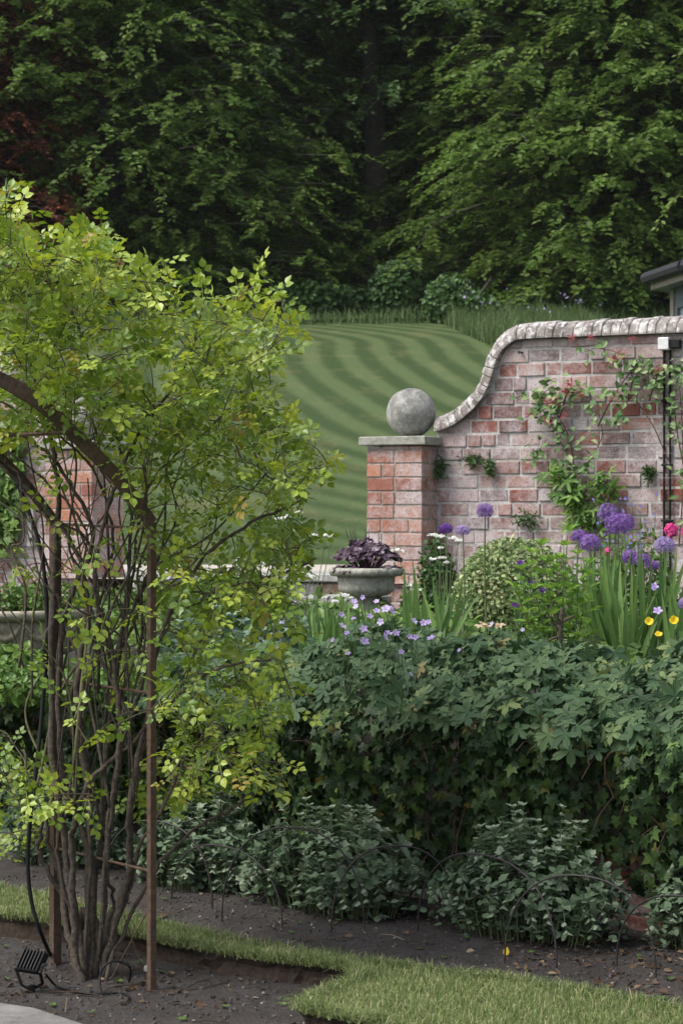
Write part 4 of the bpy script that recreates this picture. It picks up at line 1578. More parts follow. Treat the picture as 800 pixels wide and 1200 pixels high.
# long grass and wild flowers on the bank
n = 16000
x = RNG.uniform(-8, 9, n)
y = 46.0 + np.abs(RNG.normal(0, 1.3, n))
right = RNG.uniform(0, 1, n) < 0.55
y = np.where(right, RNG.uniform(40, 47.5, n), y)
x = np.where(right, 1.9 + (47.5 - y) * 0.10 + RNG.uniform(0, 3.0, n), x)
z = lawn_z(x, y)
blades('long_grass', np.stack([x, y, z], -1), np.where(right, RNG.uniform(0.12, 0.5, n), RNG.uniform(0.04, 0.42, n)) * (1 + 0.5 * vnoise(x * 0.7, y * 0.7, 21)), 0.010, M['longgrass'], 0.5)
b = MB()
k = 26
y = RNG.uniform(42, 47, k)
x = 2.1 + (47.5 - y) * 0.1 + RNG.uniform(0.0, 2.6, k)
p = np.stack([x, y, lawn_z(x, y) + RNG.uniform(0.35, 0.75, k)], -1)
b.scatter(T_FLOWER, frames(rand_unit(k), rand_unit(k)), p, RNG.uniform(0.04, 0.08, k), RNG.uniform(0, 1, k))
o = b.build('wild_flowers', M['lilac'])
kind(o, 'stuff')


# ================================================================== IVY on the retaining wall
def wallp(t, z, off):
    return R0 + t[:, None] * UR + off[:, None] * NR + np.array([0, 0, 1.0]) * z[:, None]


ivy = thing('ivy', 'thick dark ivy hanging over the low retaining wall below the geraniums', 'ivy', R0 + np.array([0, 0, 0.05]))
k = 9600
t = RNG.uniform(-2.7, 1.95, k)
z = 0.10 + 0.66 * RNG.uniform(0, 1, k) ** 0.75
lip = 0.16 + 0.05 * np.sin(t * 4.1 + 1) + 0.05 * np.sin(t * 9.7) + 0.03 * np.sin(t * 21)
bul = lip * (0.25 + 0.95 * np.clip((z - 0.2) / 0.45, 0, 1) ** 0.8) * (1 - 0.7 * np.clip((z - 0.70) / 0.10, 0, 1))
hang = 0.20 + 0.10 * np.sin(t * 5.3 + 2) + 0.06 * np.sin(t * 13)
dep = RNG.uniform(0, 1, k) ** 0.5
off = 0.01 + bul * (0.35 + 0.75 * dep) + RNG.normal(0, 0.02, k)
keep = z > hang * 0.8 + RNG.normal(0, 0.05, k)
t, z, off, dep = t[keep], z[keep], off[keep], dep[keep]
k = len(t)
p = wallp(t, z, off)
top = np.clip((z - 0.55) / 0.2, 0, 1)[:, None]
nn = nrm(NR * (1 - 0.35 * top) + np.array([0, 0, 0.25]) + top * np.array([0, 0, 0.8]) + RNG.normal(0, 0.42, (k, 3)))
d = nrm(np.array([0, 0, -1.0]) + top * NR * 0.8 + RNG.normal(0, 0.5, (k, 3)))
im = leaf_mesh('leaf', T_IVY, M['ivy'])
front = -off - 0.25 * z + RNG.uniform(0, 0.25, k) + np.where(np.abs(t - 0.35) > 1.25, 1, 0)
split_leaves(ivy, T_IVY, im, M['ivy'], frames(d, nn), p, 0.047 * RNG.uniform(0.6, 1.2, k), RNG.uniform(0, 0.999, k), front=front)
b = MB()
for i in range(70):
    t0 = RNG.uniform(-2.4, 1.8)
    zs = np.linspace(0.74, RNG.uniform(0.1, 0.4), 7)
    tt = t0 + np.cumsum(RNG.normal(0, 0.03, 7))
    oo = np.abs(0.05 + np.cumsum(RNG.normal(0.008, 0.02, 7)))
    b.tube(wallp(tt, zs, oo), np.linspace(0.005, 0.002, 7), 4)
for i in range(60):                       # bare runners poking out along the lip
    t0 = np.array([RNG.uniform(-1.2, 1.7)])
    q = wallp(t0, np.array([RNG.uniform(0.55, 0.72)]), np.array([0.2]))[0]
    dv = nrm(NR * 0.6 + UR * RNG.normal(0, 0.9) + np.array([0, 0, RNG.uniform(-0.7, 0.4)])) * RNG.uniform(0.06, 0.16)
    b.tube([q, q + dv * 0.5 + [0, 0, 0.012], q + dv], [0.002, 0.0015, 0.001], 4)
b.build('stems', M['brownstem'], ivy)


# ================================================================== HARDY GERANIUMS spilling over the wall top
def geranium(name, label, ta, tb, k, seed, group, crest=0.30, flowers=()):
    r = np.random.default_rng(seed)
    mid = R0 + (ta + tb) / 2 * UR + np.array([0, 0, 0.76])
    g = thing(name, label, 'geranium', mid, group)
    t = r.uniform(ta, tb, k)
    v = r.uniform(0, 1, k)                       # 0 at the hanging front edge, 1 at the back of the crest
    edge = np.clip(np.minimum(t - ta, tb - t) / 0.16, 0, 1) ** 0.5
    wob = 1 + 0.15 * np.sin(t * 7 + seed) + 0.10 * np.sin(t * 17 + 2)
    offs = (0.25 * np.cos(v * pi / 2) ** 0.8 - 0.50 * v) * wob
    zz = 0.785 + crest * 0.86 * np.sin(np.clip(v * 1.25, 0, 1) * pi / 2) * wob * (0.55 + 0.45 * edge) - 0.05 * (1 - v)
    inner = r.uniform(0, 1, k) ** 1.6 * 0.09
    p = wallp(t, zz - inner * 0.8, offs - inner)
    out = np.cos(v * pi / 2)[:, None] * NR + (0.55 + 0.6 * np.sin(v * pi / 2))[:, None] * np.array([0, 0, 1.0])
    nn = nrm(out + r.normal(0, 0.36, (k, 3)))
    d = nrm(NR * 0.8 + np.array([0, 0, -0.75]) + r.normal(0, 0.6, (k, 3)))
    sc = 0.094 * r.uniform(0.45, 1.15, k)
    gm = leaf_mesh('leaf', T_GER, M['geranium'])
    split_leaves(g, T_GER, gm, M['geranium'], frames(d, nn), p, sc, r.uniform(0, 0.999, k), front=inner * 3 + v * 0.3)
    b = MB()
    for i in range(120):
        j = r.integers(0, k)
        q0 = R0 + t[j] * UR + np.array([0, 0, 0.72]) - 0.05 * NR + r.normal(0, 0.05, 3) * [1, 1, 0]
        b.tube([q0, (q0 + p[j]) / 2 + [0, 0, 0.06], p[j]], [0.0022, 0.0018, 0.0014], 4)
    fm = leaf_mesh('flower', T_FLOWER, M['lilac'])
    for (px, py, Y, s) in flowers:
        q = P(px, py, Y)
        n1 = nrm(np.array([r.normal(0, 0.4), -0.75, 0.65]) + r.normal(0, 0.25, 3))
        piece('flower', fm, frames(nrm(np.cross(n1, rand_unit(1, r)[0]))[None], n1[None])[0], q, s, g)
        b.tube([q - [0, 0, 0.004], q + [0.01, 0.03, -0.07], q + [0.0, 0.05, -0.16]], 0.0013, 4)
    kind(b.build('stalks', M['stem'], g), 'stuff')
    return g


gflow = [(401, 734, 8.0, .034), (406, 742, 7.9, .022), (433, 722, 8.2, .026), (446, 729, 8.1, .030), (452, 714, 8.3, .036), (459, 716, 8.3, .034), (456, 713, 8.35, .03), (427, 752, 7.8, .036),
         (426, 737, 8.0, .03), (451, 746, 7.85, .034), (455, 742, 7.9, .03), (464, 742, 7.9, .028), (485, 728, 8.1, .028), (496, 730, 8.0, .028), (505, 748, 7.8, .032), (470, 764, 7.6, .022),
         (417, 711, 8.5, .026), (415, 705, 8.6, .026), (441, 705, 8.5, .024), (487, 747, 7.8, .024), (538, 762, 7.5, .016), (408, 766, 7.8, .020), (480, 746, 7.85, .022), (400, 720, 8.3, .024),
         (441, 716, 8.3, .028), (502, 729, 8.1, .022), (425, 700, 8.6, .022), (481, 790, 7.4, .016), (390, 750, 8.0, .02), (414, 725, 8.2, .022)]
geranium('hardy_geranium', 'hardy geranium with many open lilac flowers on the wall below the stone urn', -0.42, 0.46, 640, 4, 'hardy geraniums along the retaining wall', 0.26, gflow)
geranium('hardy_geranium', 'flowerless hardy geranium between the lilac flowered clump and the yellow poppies', 0.40, 1.02, 520, 5, 'hardy geraniums along the retaining wall', 0.22, [(576, 731, 8.0, .018), (612, 738, 7.8, .016)])
geranium('hardy_geranium', 'leafy hardy geranium in front of the yellow poppies at the wall end', 0.96, 1.75, 620, 6, 'hardy geraniums along the retaining wall', 0.21, [])
geranium('hardy_geranium', 'grey green leafy plant on the wall behind the lower rose branches', -1.45, -0.36, 420, 8, 'hardy geraniums along the retaining wall', 0.12, [(282, 694, 9.2, .02), (250, 716, 9.0, .018), (330, 730, 8.6, .018), (345, 706, 8.7, .016)])


# ================================================================== CATMINT along the foot of the wall
def catmint(cx, cy, rx, ry, ht, ns, seed, label):
    r = np.random.default_rng(seed)
    z0 = float(soil_z(np.array(cx), np.array(cy)))
    c = thing('catmint', label, 'catmint', (cx, cy, z0), 'catmint clumps along the foot of the ivy wall')
    lf = MB()
    sm = MB()
    P_, D_, N_, S_, C_ = [], [], [], [], []
    for i in range(ns):
        a = r.uniform(0, 2 * pi)
        q = math.sqrt(r.uniform(0, 1))
        ex = np.array([cx, cy, z0]) + q * cos(a) * rx * UR + q * sin(a) * ry * NR + np.array([0, 0, ht * (1.0 - 0.74 * q ** 2.0) * r.uniform(0.62, 1.15) * (1 + 0.18 * sin(3 * a + seed))])
        rt = np.array([cx, cy, z0]) + q * cos(a) * rx * 0.72 * UR + q * sin(a) * ry * 0.72 * NR
        mid = rt * 0.45 + ex * 0.55 + np.array([0, 0, 0.05 + 0.06 * q])
        mid = mid + (ex - rt) * [0.12, 0.12, 0]
        cpth = spline([rt, mid, ex], 9)
        sm.tube(cpth, np.linspace(0.0022, 0.0012, 9), 4, cap=False)
        for j in range(1, 9):
            o = cpth[j]
            dr = nrm(cpth[j] - cpth[j - 1])
            a1 = r.uniform(0, 2 * pi) if j == 1 else a1 + pi / 2 + r.normal(0, 0.2)
            e1 = nrm(np.cross(dr, np.array([0.3, 0.2, 1.0])))
            e2 = np.cross(dr, e1)
            big = 0.038 if j < 7 else 0.027
            for m_ in range(2 if j < 8 else 4):
                aa = a1 + m_ * (pi if j < 8 else pi / 2)
                sd = cos(aa) * e1 + sin(aa) * e2
                P_.append(o)
                D_.append(sd + dr * (0.35 if j < 7 else 0.8) + np.array([0, 0, -0.15]))
                N_.append(dr + np.array([0, 0, 0.5]) - sd * 0.1 + r.normal(0, 0.15, 3))
                S_.append(big * r.uniform(0.65, 1.2))
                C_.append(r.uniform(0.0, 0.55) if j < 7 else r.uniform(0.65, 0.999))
    for i in range(420):
        a, q = r.uniform(0, 2 * pi), math.sqrt(r.uniform(0.15, 1.15))
        P_.append(np.array([cx, cy, z0 + r.uniform(0.012, 0.15)]) + q * cos(a) * rx * 0.95 * UR + q * sin(a) * ry * 0.95 * NR)
        D_.append(np.array([cos(a), sin(a), 0.1]) + r.normal(0, 0.5, 3))
        N_.append(np.array([0, -0.3, 1]) + r.normal(0, 0.4, 3))
        S_.append(0.034 * r.uniform(0.6, 1.2))
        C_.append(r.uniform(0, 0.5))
    k = len(P_)
    lf.scatter(T_OVAL, frames(np.array(D_), np.array(N_)), np.array(P_), np.stack([np.array(S_) * 1.05, S_, S_], -1), np.array(C_))
    kind(lf.build('foliage', M['mint'], c), 'stuff')
    sm.build('stems', M['stem'], c)
    return c


def mintpt(px, py):
    q = ground_pt(px, py, 0.05)
    return q[0], q[1]


for (px, py, rx, ry, ht, ns, sd, lab) in (
        (392, 1066, 0.42, 0.21, 0.35, 210, 1, 'grey green catmint clump in the middle beneath the tallest wire hoop'),
        (618, 1096, 0.39, 0.21, 0.36, 210, 2, 'broad grey green catmint clump right of centre inside two crossing hoops'),
        (828, 1108, 0.19, 0.18, 0.34, 100, 3, 'grey green catmint clump cut by the right hand edge of the frame'),
        (232, 1040, 0.32, 0.17, 0.34, 150, 4, 'dark grey green catmint clump right of the rusty arch post'),
        (75, 1012, 0.34, 0.18, 0.36, 150, 5, 'grey green catmint clump behind the old rose trunk')):
    x_, y_ = mintpt(px, py)
    catmint(x_, y_, rx, ry, ht, ns, sd, lab)

# ================================================================== WIRE HOOPS edging the bed
HG = 'interlocking wire hoops edging the flower bed'


def hoop(fa, fb, apex_y, label):
    A_ = ground_pt(*fa, 0.045)
    B_ = ground_pt(*fb, 0.045)
    mid = (A_ + B_) / 2
    hz = CH + (600 - apex_y) * mid[1] / F - 0.045
    dv = B_ - A_
    pts = []
    for q in np.linspace(0, pi, 26):
        c_, s_ = cos(q), sin(q)
        xx = 0.5 - 0.5 * np.sign(c_) * abs(c_) ** 0.85
        pts.append(A_ + dv * xx + np.array([0, 0, -0.0 + hz * s_ ** 0.85]))
    pts = [pts[0] - [0, 0, 0.05]] + pts + [pts[-1] - [0, 0, 0.05]]
    b = MB()
    b.tube(pts, 0.0031, 8)
    o = b.build('wire_hoop', M['iron'], None, True)
    tag(o, label, 'hoop', HG)


hoop((591, 1130), (768, 1148), 1026, 'rusty wire hoop nearest the dead leaves on the right')
hoop((489, 1095), (652, 1135), 1002, 'wire hoop arching over the broad catmint clump right of centre')
hoop((388, 1096), (537, 1093), 991, 'wire hoop between the two largest catmint clumps')
hoop((260, 1082), (427, 1095), 970, 'tallest wire hoop over the left half of the middle catmint')
hoop((201, 1057), (331, 1090), 992, 'low wire hoop left of the middle catmint beside bare soil')
hoop((120, 1050), (249, 1068), 962, 'wire hoop partly hidden behind the rusty arch post')
hoop((722, 1130), (905, 1172), 1052, 'wire hoop running off the right hand edge beside catmint')


# ================================================================== PLANTS OF THE RAISED BED
def blade_leaf(parent, root, tip, width, bend, mat, r, name='leaf'):
    """sword leaf: folded ribbon with its own midrib"""
    root, tip = np.asarray(root, float), np.asarray(tip, float)
    n = 8
    s = np.linspace(0, 1, n)
    c = root + (tip - root) * s[:, None] + np.asarray(bend) * (s ** 2.2)[:, None]
    wv = width * np.array([0.75, 0.95, 1, 1, 0.92, 0.72, 0.42, 0.02])
    a = r.uniform(-0.9, 0.9)
    side = np.array([cos(a), sin(a), 0])
    nn = np.array([-sin(a), cos(a), 0])
    V = np.concatenate([c - side * wv[:, None], c + nn * 0.25 * wv[:, None], c + side * wv[:, None]])
    fs = []
    for i in range(n - 1):
        fs += [(i, n + i, n + i + 1, i + 1), (n + i, 2 * n + i, 2 * n + i + 1, n + i + 1)]
    b = MB()
    b.poly(V, fs, r.uniform(0, 0.999))
    return b.build(name, mat, parent, True)


def iris(label, fans, seed, group='clumps of sword leaved iris in the raised bed'):
    """fans = (px foot, Y, list of (px tip, py tip, px bend))"""
    r = np.random.default_rng(seed)
    X = (fans[0][0] - 400) / F * fans[0][1]
    g = thing('iris', label, 'iris', (X, fans[0][1], float(zbed(fans[0][1]))), group)
    for (pf, Y, tips) in fans:
        rt = np.array([(pf - 400) / F * Y, Y, float(zbed(Y)) - 0.01])
        for (tx, ty, bx) in tips:
            Yt = Y + r.uniform(-0.08, 0.08)
            tp_ = P(tx, ty, Yt)
            q = rt + np.array([r.uniform(-0.05, 0.05), r.uniform(-0.06, 0.06), 0])
            blade_leaf(g, q, tp_, r.uniform(0.010, 0.0145), (bx / F * Y, 0, -abs(bx) * 0.5 / F * Y), M['iris'], r)
    return g


def rfan(pf, Y, x0, x1, y0, y1, k, seed, droop=0.15):
    r = random.Random(seed)
    out = []
    for i in range(k):
        u = (i + r.random()) / k
        out.append((x0 + (x1 - x0) * u, y0 + (y1 - y0) * (r.random() ** 1.2) + 14 * abs(u - 0.5), r.choice([0, 0, 0, 14, -14]) if r.random() < droop * 3 else 0))
    return (pf, Y, out)


iris('big upright iris clump under the purple alliums', [rfan(712, 9.4, 655, 742, 630, 690, 20, 1), rfan(735, 9.25, 690, 790, 640, 700, 16, 2), rfan(700, 9.6, 672, 730, 625, 670, 12, 3)], 1)
iris('iris clump leaning right under the pale violet allium near the frame edge', [rfan(765, 9.3, 745, 825, 625, 690, 16, 4), rfan(800, 9.1, 770, 850, 650, 700, 12, 5)], 2)
iris('iris fan standing before the brick pier with tall pointed leaves', [rfan(485, 9.3, 468, 500, 655, 690, 7, 6), (488, 9.2, [(483, 652, 0), (486, 664, 0), (478, 668, -6), (493, 690, 4)]), rfan(512, 9.0, 495, 555, 668, 700, 12, 7, 0.3)], 3)
iris('iris clump below the stone steps behind the lilac geranium', [rfan(392, 8.9, 366, 425, 690, 725, 18, 8), rfan(365, 8.9, 345, 395, 695, 735, 12, 9), rfan(430, 8.9, 405, 470, 700, 725, 12, 10)], 4)


# ---- alliums
def allium(px, py, rp, Y, mat, label, foot_dx=0, flat=1.0, seed=0):
    r = np.random.default_rng(seed + 50)
    c = P(px, py, Y)
    R_ = rp / F * Y
    foot = np.array([c[0] + foot_dx / F * Y, Y + r.uniform(-0.05, 0.05), float(zbed(Y))])
    a = thing('allium', label, 'allium', foot, 'purple alliums standing above the iris leaves')
    b = MB()
    b.tube(spline([foot, (foot * 0.5 + c * 0.5) + [r.uniform(-0.02, 0.02), 0, 0], c], 10), np.linspace(0.0055, 0.0035, 10), 6)
    b.build('stem', M['stem'], a, True)
    k = 150
    d = nrm(np.stack([np.cos(np.arange(k) * 2.39996) * np.sqrt(1 - (1 - 2 * (np.arange(k) + 0.5) / k) ** 2), np.sin(np.arange(k) * 2.39996) * np.sqrt(1 - (1 - 2 * (np.arange(k) + 0.5) / k) ** 2), 1 - 2 * (np.arange(k) + 0.5) / k], -1) + r.normal(0, 0.06, (k, 3)))
    d = d[d[:, 2] > -0.75]
    k = len(d)
    sc = np.array([1, 1, flat])
    p = c + d * R_ * sc * r.uniform(0.80, 1.0, (k, 1))
    b = MB()
    b.scatter(T_FLORET, frames(nrm(np.cross(d, rand_unit(k, r))), d), p, R_ * 0.36 * r.uniform(0.7, 1.25, k), r.uniform(0, 0.999, k))
    for i in range(0, k):
        b.tube([c, p[i]], 0.0006, 3, 0.1, cap=False)
    kind(b.build('flower_head', mat, a), 'stuff')
    return a


allium(568, 599, 10.5, 10.4, M['allium'], 'single purple allium on a tall stem above the variegated shrub', 4, 0.95, 1)
allium(522, 620, 9, 10.9, M['allium3'], 'darkest purple allium with flattened head beside the brick pier', 2, 0.75, 2)
allium(542, 622, 9, 10.2, M['allium2'], 'pale violet allium just right of the darkest one by the pier', -2, 0.75, 3)
allium(712, 603, 13.5, 10.3, M['allium'], 'uppermost allium of the tall trio near the climber', 2, 1, 4)
allium(723, 615, 15, 9.9, M['allium'], 'largest allium overlapping the uppermost one', -2, 0.92, 5)
allium(731, 613, 13, 10.2, M['allium'], 'allium half hidden behind the largest one', 2, 0.9, 15)
allium(678, 629, 10.5, 10.1, M['allium'], 'allium peeping behind the round one left of the iris', 3, 0.85, 6)
allium(691, 637, 13.5, 9.6, M['allium'], 'round purple allium at the left end of the big iris clump', 8, 0.9, 7)
allium(738, 653, 11, 9.8, M['allium'], 'leftmost of the low row of three alliums among the iris tips', 4, 0.85, 8)
allium(753, 657, 10.5, 9.5, M['allium'], 'middle allium of the low row of three among the iris tips', -4, 0.85, 9)
allium(765, 663, 8.5, 9.6, M['allium'], 'smallest and rightmost allium of the low row of three', -6, 0.7, 10)
allium(778, 639, 12.5, 9.4, M['allium2'], 'pale violet allium with open florets below the pink rose', -4, 0.85, 11)
allium(803, 707, 9, 8.9, M['allium2'], 'pale violet allium cut by the right hand frame edge', 3, 0.9, 12)

# ---- variegated dome shrub
BY = 10.9
bc = P(597, 688, BY)
bs = thing('variegated_shrub', 'round variegated shrub of tiny cream edged leaves before the brick wall', 'shrub', (bc[0], BY, float(zbed(BY))))
b = MB()
bush(b, (bc[0], BY, bc[2] - 0.04), (0.315, 0.30, 0.285), 9500, T_OVAL, 0.027, lump=0.12, shell=0.72, up=0.5, nl=14)
kind(b.build('foliage', M['box'], bs), 'stuff')
b = MB()
for i in range(26):
    d = rand_unit(1)[0]
    d[2] = abs(d[2])
    b.tube([(bc[0], BY, float(zbed(BY))), np.array([bc[0], BY, bc[2] - 0.1]) + d * 0.1, np.array([bc[0], BY, bc[2] - 0.04]) + d * 0.24], [0.008, 0.005, 0.002], 4)
b.build('stems', M['brownstem'], bs)


# ---- leafy herbaceous plants
def herb(name, label, cat, px, Y, tops, leafm, tm, size, seed, group=None, pairs=9, stemm='stem', limit=160, upt=0.45):
    r = np.random.default_rng(seed)
    X = (px - 400) / F * Y
    g = thing(name, label, cat, (X, Y, float(zbed(Y))), group)
    P_, D_, N_, S_ = [], [], [], []
    sm = MB()
    for (tx, ty) in tops:
        e = P(tx, ty, Y + r.uniform(-0.12, 0.12))
        rt = np.array([X + (e[0] - X) * 0.45 + r.uniform(-0.02, 0.02), e[1] + r.uniform(-0.04, 0.04), float(zbed(Y))])
        pth = spline([rt, (rt + e) / 2 + r.normal(0, 0.01, 3), e], 14)
        sm.tube(pth, np.linspace(0.0035, 0.0018, 14), 5)
        for j in range(pairs):
            q = 0.22 + 0.78 * j / (pairs - 1)
            k = min(int(q * 13), 12)
            o = pth[k] + (pth[k + 1] - pth[k]) * (q * 13 - k)
            a0 = j * 1.57 + r.uniform(-0.3, 0.3)
            for m_ in range(2 if q < 0.93 else 4):
                aa = a0 + m_ * (pi if q < 0.93 else pi / 2)
                sd = np.array([cos(aa), sin(aa), 0])
                P_.append(o)
                D_.append(sd + np.array([0, 0, upt * (0.3 + q)]) + r.normal(0, 0.12, 3))
                N_.append(np.array([0, 0, 1]) - sd * 0.35 + r.normal(0, 0.15, 3))
                S_.append(size * (1.05 - 0.45 * q) * r.uniform(0.8, 1.2))
    k = len(P_)
    lm = leaf_mesh('leaf', tm, leafm)
    split_leaves(g, tm, lm, leafm, frames(np.array(D_), np.array(N_)), np.array(P_), np.array(S_), r.uniform(0, 0.999, k), limit=limit)
    sm.build('stems', M[stemm], g)
    return g


T_PHL = (T_OVAL[0] * np.array([0.72, 1, 1]), T_OVAL[1])
herb('leafy_perennial', 'lime green leafy perennial with pointed paired leaves before the variegated shrub', 'perennial', 652, 9.0,
     [(665, 622), (622, 648), (640, 660), (652, 655), (634, 640), (676, 650), (690, 660), (610, 668), (660, 640), (683, 672), (645, 690), (625, 690), (670, 690), (604, 690)], M['phlox'], T_PHL, 0.095, 3, None, 9, 'stem', 300)
herb('lily', 'narrow leaved green lily stems beside the lime green perennial', 'lily', 612, 9.2,
     [(615, 690), (605, 695), (640, 690), (600, 708), (622, 700)], M['vine'], T_LANCE, 0.11, 4, None, 12, 'stem', 200, 0.8)
herb('blue_green_perennial', 'broad blue green leaved plant behind the lower arch post', 'perennial', 232, 9.6,
     [(200, 715), (225, 705), (250, 715), (215, 735), (270, 725), (290, 735), (190, 745), (255, 745), (310, 745)], M['hosta'], T_OVAL, 0.12, 5, None, 6, 'stem', 200)

b = MB()
q0 = ground_pt(653, 800, 0.75)
q0 = np.array([P(653, 752, 8.3)[0], 8.3, 0.76])
cs = thing('pruned_stump', 'brown pruned shrub stump with cut side branches among the geranium leaves', 'stump', q0)
b.tube([q0 - [0, 0, 0.03], P(656, 735, 8.3), P(659, 713, 8.3)], [0.012, 0.011, 0.0085], 8)
b.build('trunk', M['cane'], cs)
for a, e in (((655, 742), (644, 722)), ((657, 730), (672, 722)), ((656, 738), (652, 718)), ((655, 746), (640, 752))):
    b = MB()
    b.tube([P(*a, 8.3), P((a[0] + e[0]) / 2, (a[1] + e[1]) / 2 - 1, 8.29), P(*e, 8.28)], [0.006, 0.005, 0.004], 6)
    b.build('branch', M['cane'], cs)


# ---- small single flowers
T_POPPY = flower5(4, 0.75, 0.62)


def bloom(name, label, cat, px, py, Y, size, mat, tm=T_FLOWER, group=None, up=0.6, h=0.2, layers=1, seed=0):
    r = np.random.default_rng(seed + 900)
    q = P(px, py, Y)
    g = thing(name, label, cat, (q[0], Y, max(q[2] - h, float(zbed(Y)))), group)
    b = MB()
    if name == 'pink_rose':                       # cupped double bloom: overlapping petals round a ball
        k = 9 * layers
        d = nrm(rand_unit(k, r) + np.array([0, -0.5, 0.25]))
        rad = size * 0.5 * r.uniform(0.55, 1.0, k)[:, None]
        b.scatter((T_OVAL[0] * [1.7, 1, 2.2] - [0, 0.5, 0], T_OVAL[1]), frames(nrm(np.cross(d, rand_unit(k, r))), -d), q + d * rad * 0.8, size * r.uniform(0.45, 0.7, k), r.uniform(0, 0.999, k))
    for i in range(0 if name == 'pink_rose' else layers):
        n1 = nrm(np.array([r.normal(0, 0.3), -0.8, up]) + r.normal(0, 0.1, 3))[None]
        b.scatter(tm, frames(nrm(np.cross(n1, rand_unit(1, r))), n1), q[None] - n1 * 0.004 * i, [size * (1 - 0.22 * i)], np.array([0.1 + 0.25 * i]))
        if layers > 1:
            b.scatter(tm, frames(nrm(np.cross(n1, rand_unit(1, r))), n1), q[None] + n1 * 0.006 * i, [size * (0.8 - 0.15 * i)], np.array([0.2 + 0.3 * i]))
    b.build('flower', mat, g)
    b = MB()
    b.tube([q + [0, 0.004, -0.003], q + [0.005, 0.02, -h * 0.5], [q[0], Y + 0.02, max(q[2] - h, float(zbed(Y)))]], 0.0018, 5)
    b.build('stem', M['stem'], g)
    return g


YG = 'yellow poppies at the end of the wall'
bloom('yellow_poppy', 'yellow poppy flower farthest right beside the iris foot', 'poppy', 789, 728, 8.0, 0.034, M['yellow'], T_POPPY, group=YG, up=0.35)
bloom('yellow_poppy', 'yellow poppy flower left of the other two above the geranium', 'poppy', 760, 729, 8.1, 0.032, M['yellow'], T_POPPY, group=YG, up=0.3)
bloom('yellow_poppy', 'lowest yellow poppy sunk into the geranium leaves', 'poppy', 771, 745, 7.8, 0.027, M['yellow'], T_POPPY, group=YG, up=0.9)
bloom('pink_rose', 'full pink rose bloom in front of the black conduit pipes', 'rose', 786, 622, 9.6, 0.068, M['pink'], up=0.3, layers=4, h=0.3)
bloom('pink_rose', 'small pink rosebud between the alliums', 'rose', 711, 645, 9.9, 0.032, M['pink'], up=0.2, layers=2, h=0.3)
bloom('pink_rose', 'pink rose bloom cut by the right hand frame edge', 'rose', 803, 623, 9.7, 0.05, M['pink'], up=0.3, layers=3, h=0.3)
for i, (px, py, lab) in enumerate(((609, 660, 'topmost deep violet columbine against the variegated shrub'), (621, 684, 'deep violet columbine in the middle of the lime green leaves'), (635, 692, 'deep violet columbine just above the pruned stump'),
                                   (603, 709, 'lowest deep violet columbine beside the lily leaves'))):
    bloom('columbine', lab, 'columbine', px, py, 9.0, 0.030, M['violet'], group='deep violet columbines', layers=2, seed=i)
bloom('honesty', 'bright mauve flower low among the iris stems left of the poppies', 'flower', 770, 716, 8.4, 0.038, M['lilac'])
bloom('honesty', 'mauve flower spike between the iris leaves', 'flower', 765, 688, 9.3, 0.045, M['lilac'], layers=2)
for i, (px, lab) in enumerate(((562, 'leftmost withered cream iris bloom on the geranium edge'), (570, 'middle withered cream iris bloom on the geranium edge'), (584, 'curled withered cream iris bloom nearest the lily leaves'))):
    bloom('withered_bloom', lab, 'flower', px, 732 + i % 2 * 3, 8.2, 0.030, M['cream'], T_OVAL, 'withered cream blooms', 1.4, 0.12, 2, i)


def umbels(label, spots, foot, Y, seed, group='white flowered umbels in the raised bed'):
    r = np.random.default_rng(seed + 70)
    rt = np.array([(foot - 400) / F * Y, Y, float(zbed(Y))])
    g = thing('white_umbellifer', label, 'flower', rt, group)
    sm = MB()
    for (px, py, rp) in spots:
        q = P(px, py, Y + r.uniform(-0.06, 0.06))
        R_ = rp / F * Y
        b = MB()
        k = 26
        a = r.uniform(0, 2 * pi, k)
        rr = np.sqrt(r.uniform(0, 1, k)) * R_
        p = q + np.stack([rr * np.cos(a), rr * np.sin(a), -0.25 * rr ** 2 / R_ + r.normal(0, 0.0025, k)], -1)
        n1 = nrm(np.array([0, -0.35, 1.0]) + r.normal(0, 0.3, (k, 3)))
        b.scatter(T_FLOWER, frames(nrm(np.cross(n1, rand_unit(k, r))), n1), p, 0.013 * r.uniform(0.7, 1.4, k), r.uniform(0, 0.999, k))
        b.build('flower_head', M['white'], g)
        sm.tube(spline([rt, rt * 0.4 + q * 0.6 + [r.uniform(-0.02, 0.02), 0, 0], q - [0, 0, 0.012]], 8), np.linspace(0.0025, 0.0014, 8), 4)
        for j in range(0, k, 3):
            sm.tube([q - [0, 0, 0.018], p[j]], 0.0006, 3, cap=False)
    sm.build('stems', M['stem'], g)


umbels('white lacy umbels on thin stems at the corner of the brick pier', [(508, 626, 7), (517, 628, 6), (530, 630, 7), (537, 633, 5), (516, 642, 3), (507, 655, 4), (518, 653, 5), (523, 659, 3)], 520, 10.6, 1)
umbels('white umbel drooping over the edge of the stone urn', [(465, 644, 8), (488, 690, 9), (478, 686, 5)], 490, 10.2, 2)
umbels('white umbels showing against the lawn above the stone steps', [(325, 608, 6), (338, 605, 5), (350, 600, 4), (358, 626, 7), (368, 627, 6), (382, 626, 6), (389, 628, 4), (343, 622, 4)], 345, 9.6, 3)
umbels('white umbels scattered in front of the stone step slabs', [(402, 697, 6), (408, 700, 5), (384, 699, 4), (392, 705, 4), (358, 672, 7), (366, 676, 5), (350, 678, 4)], 380, 9.5, 4)
umbels('white umbels half hidden by the rose left of the steps', [(282, 655, 5), (305, 660, 5), (320, 650, 5), (295, 668, 4)], 300, 9.8, 5)

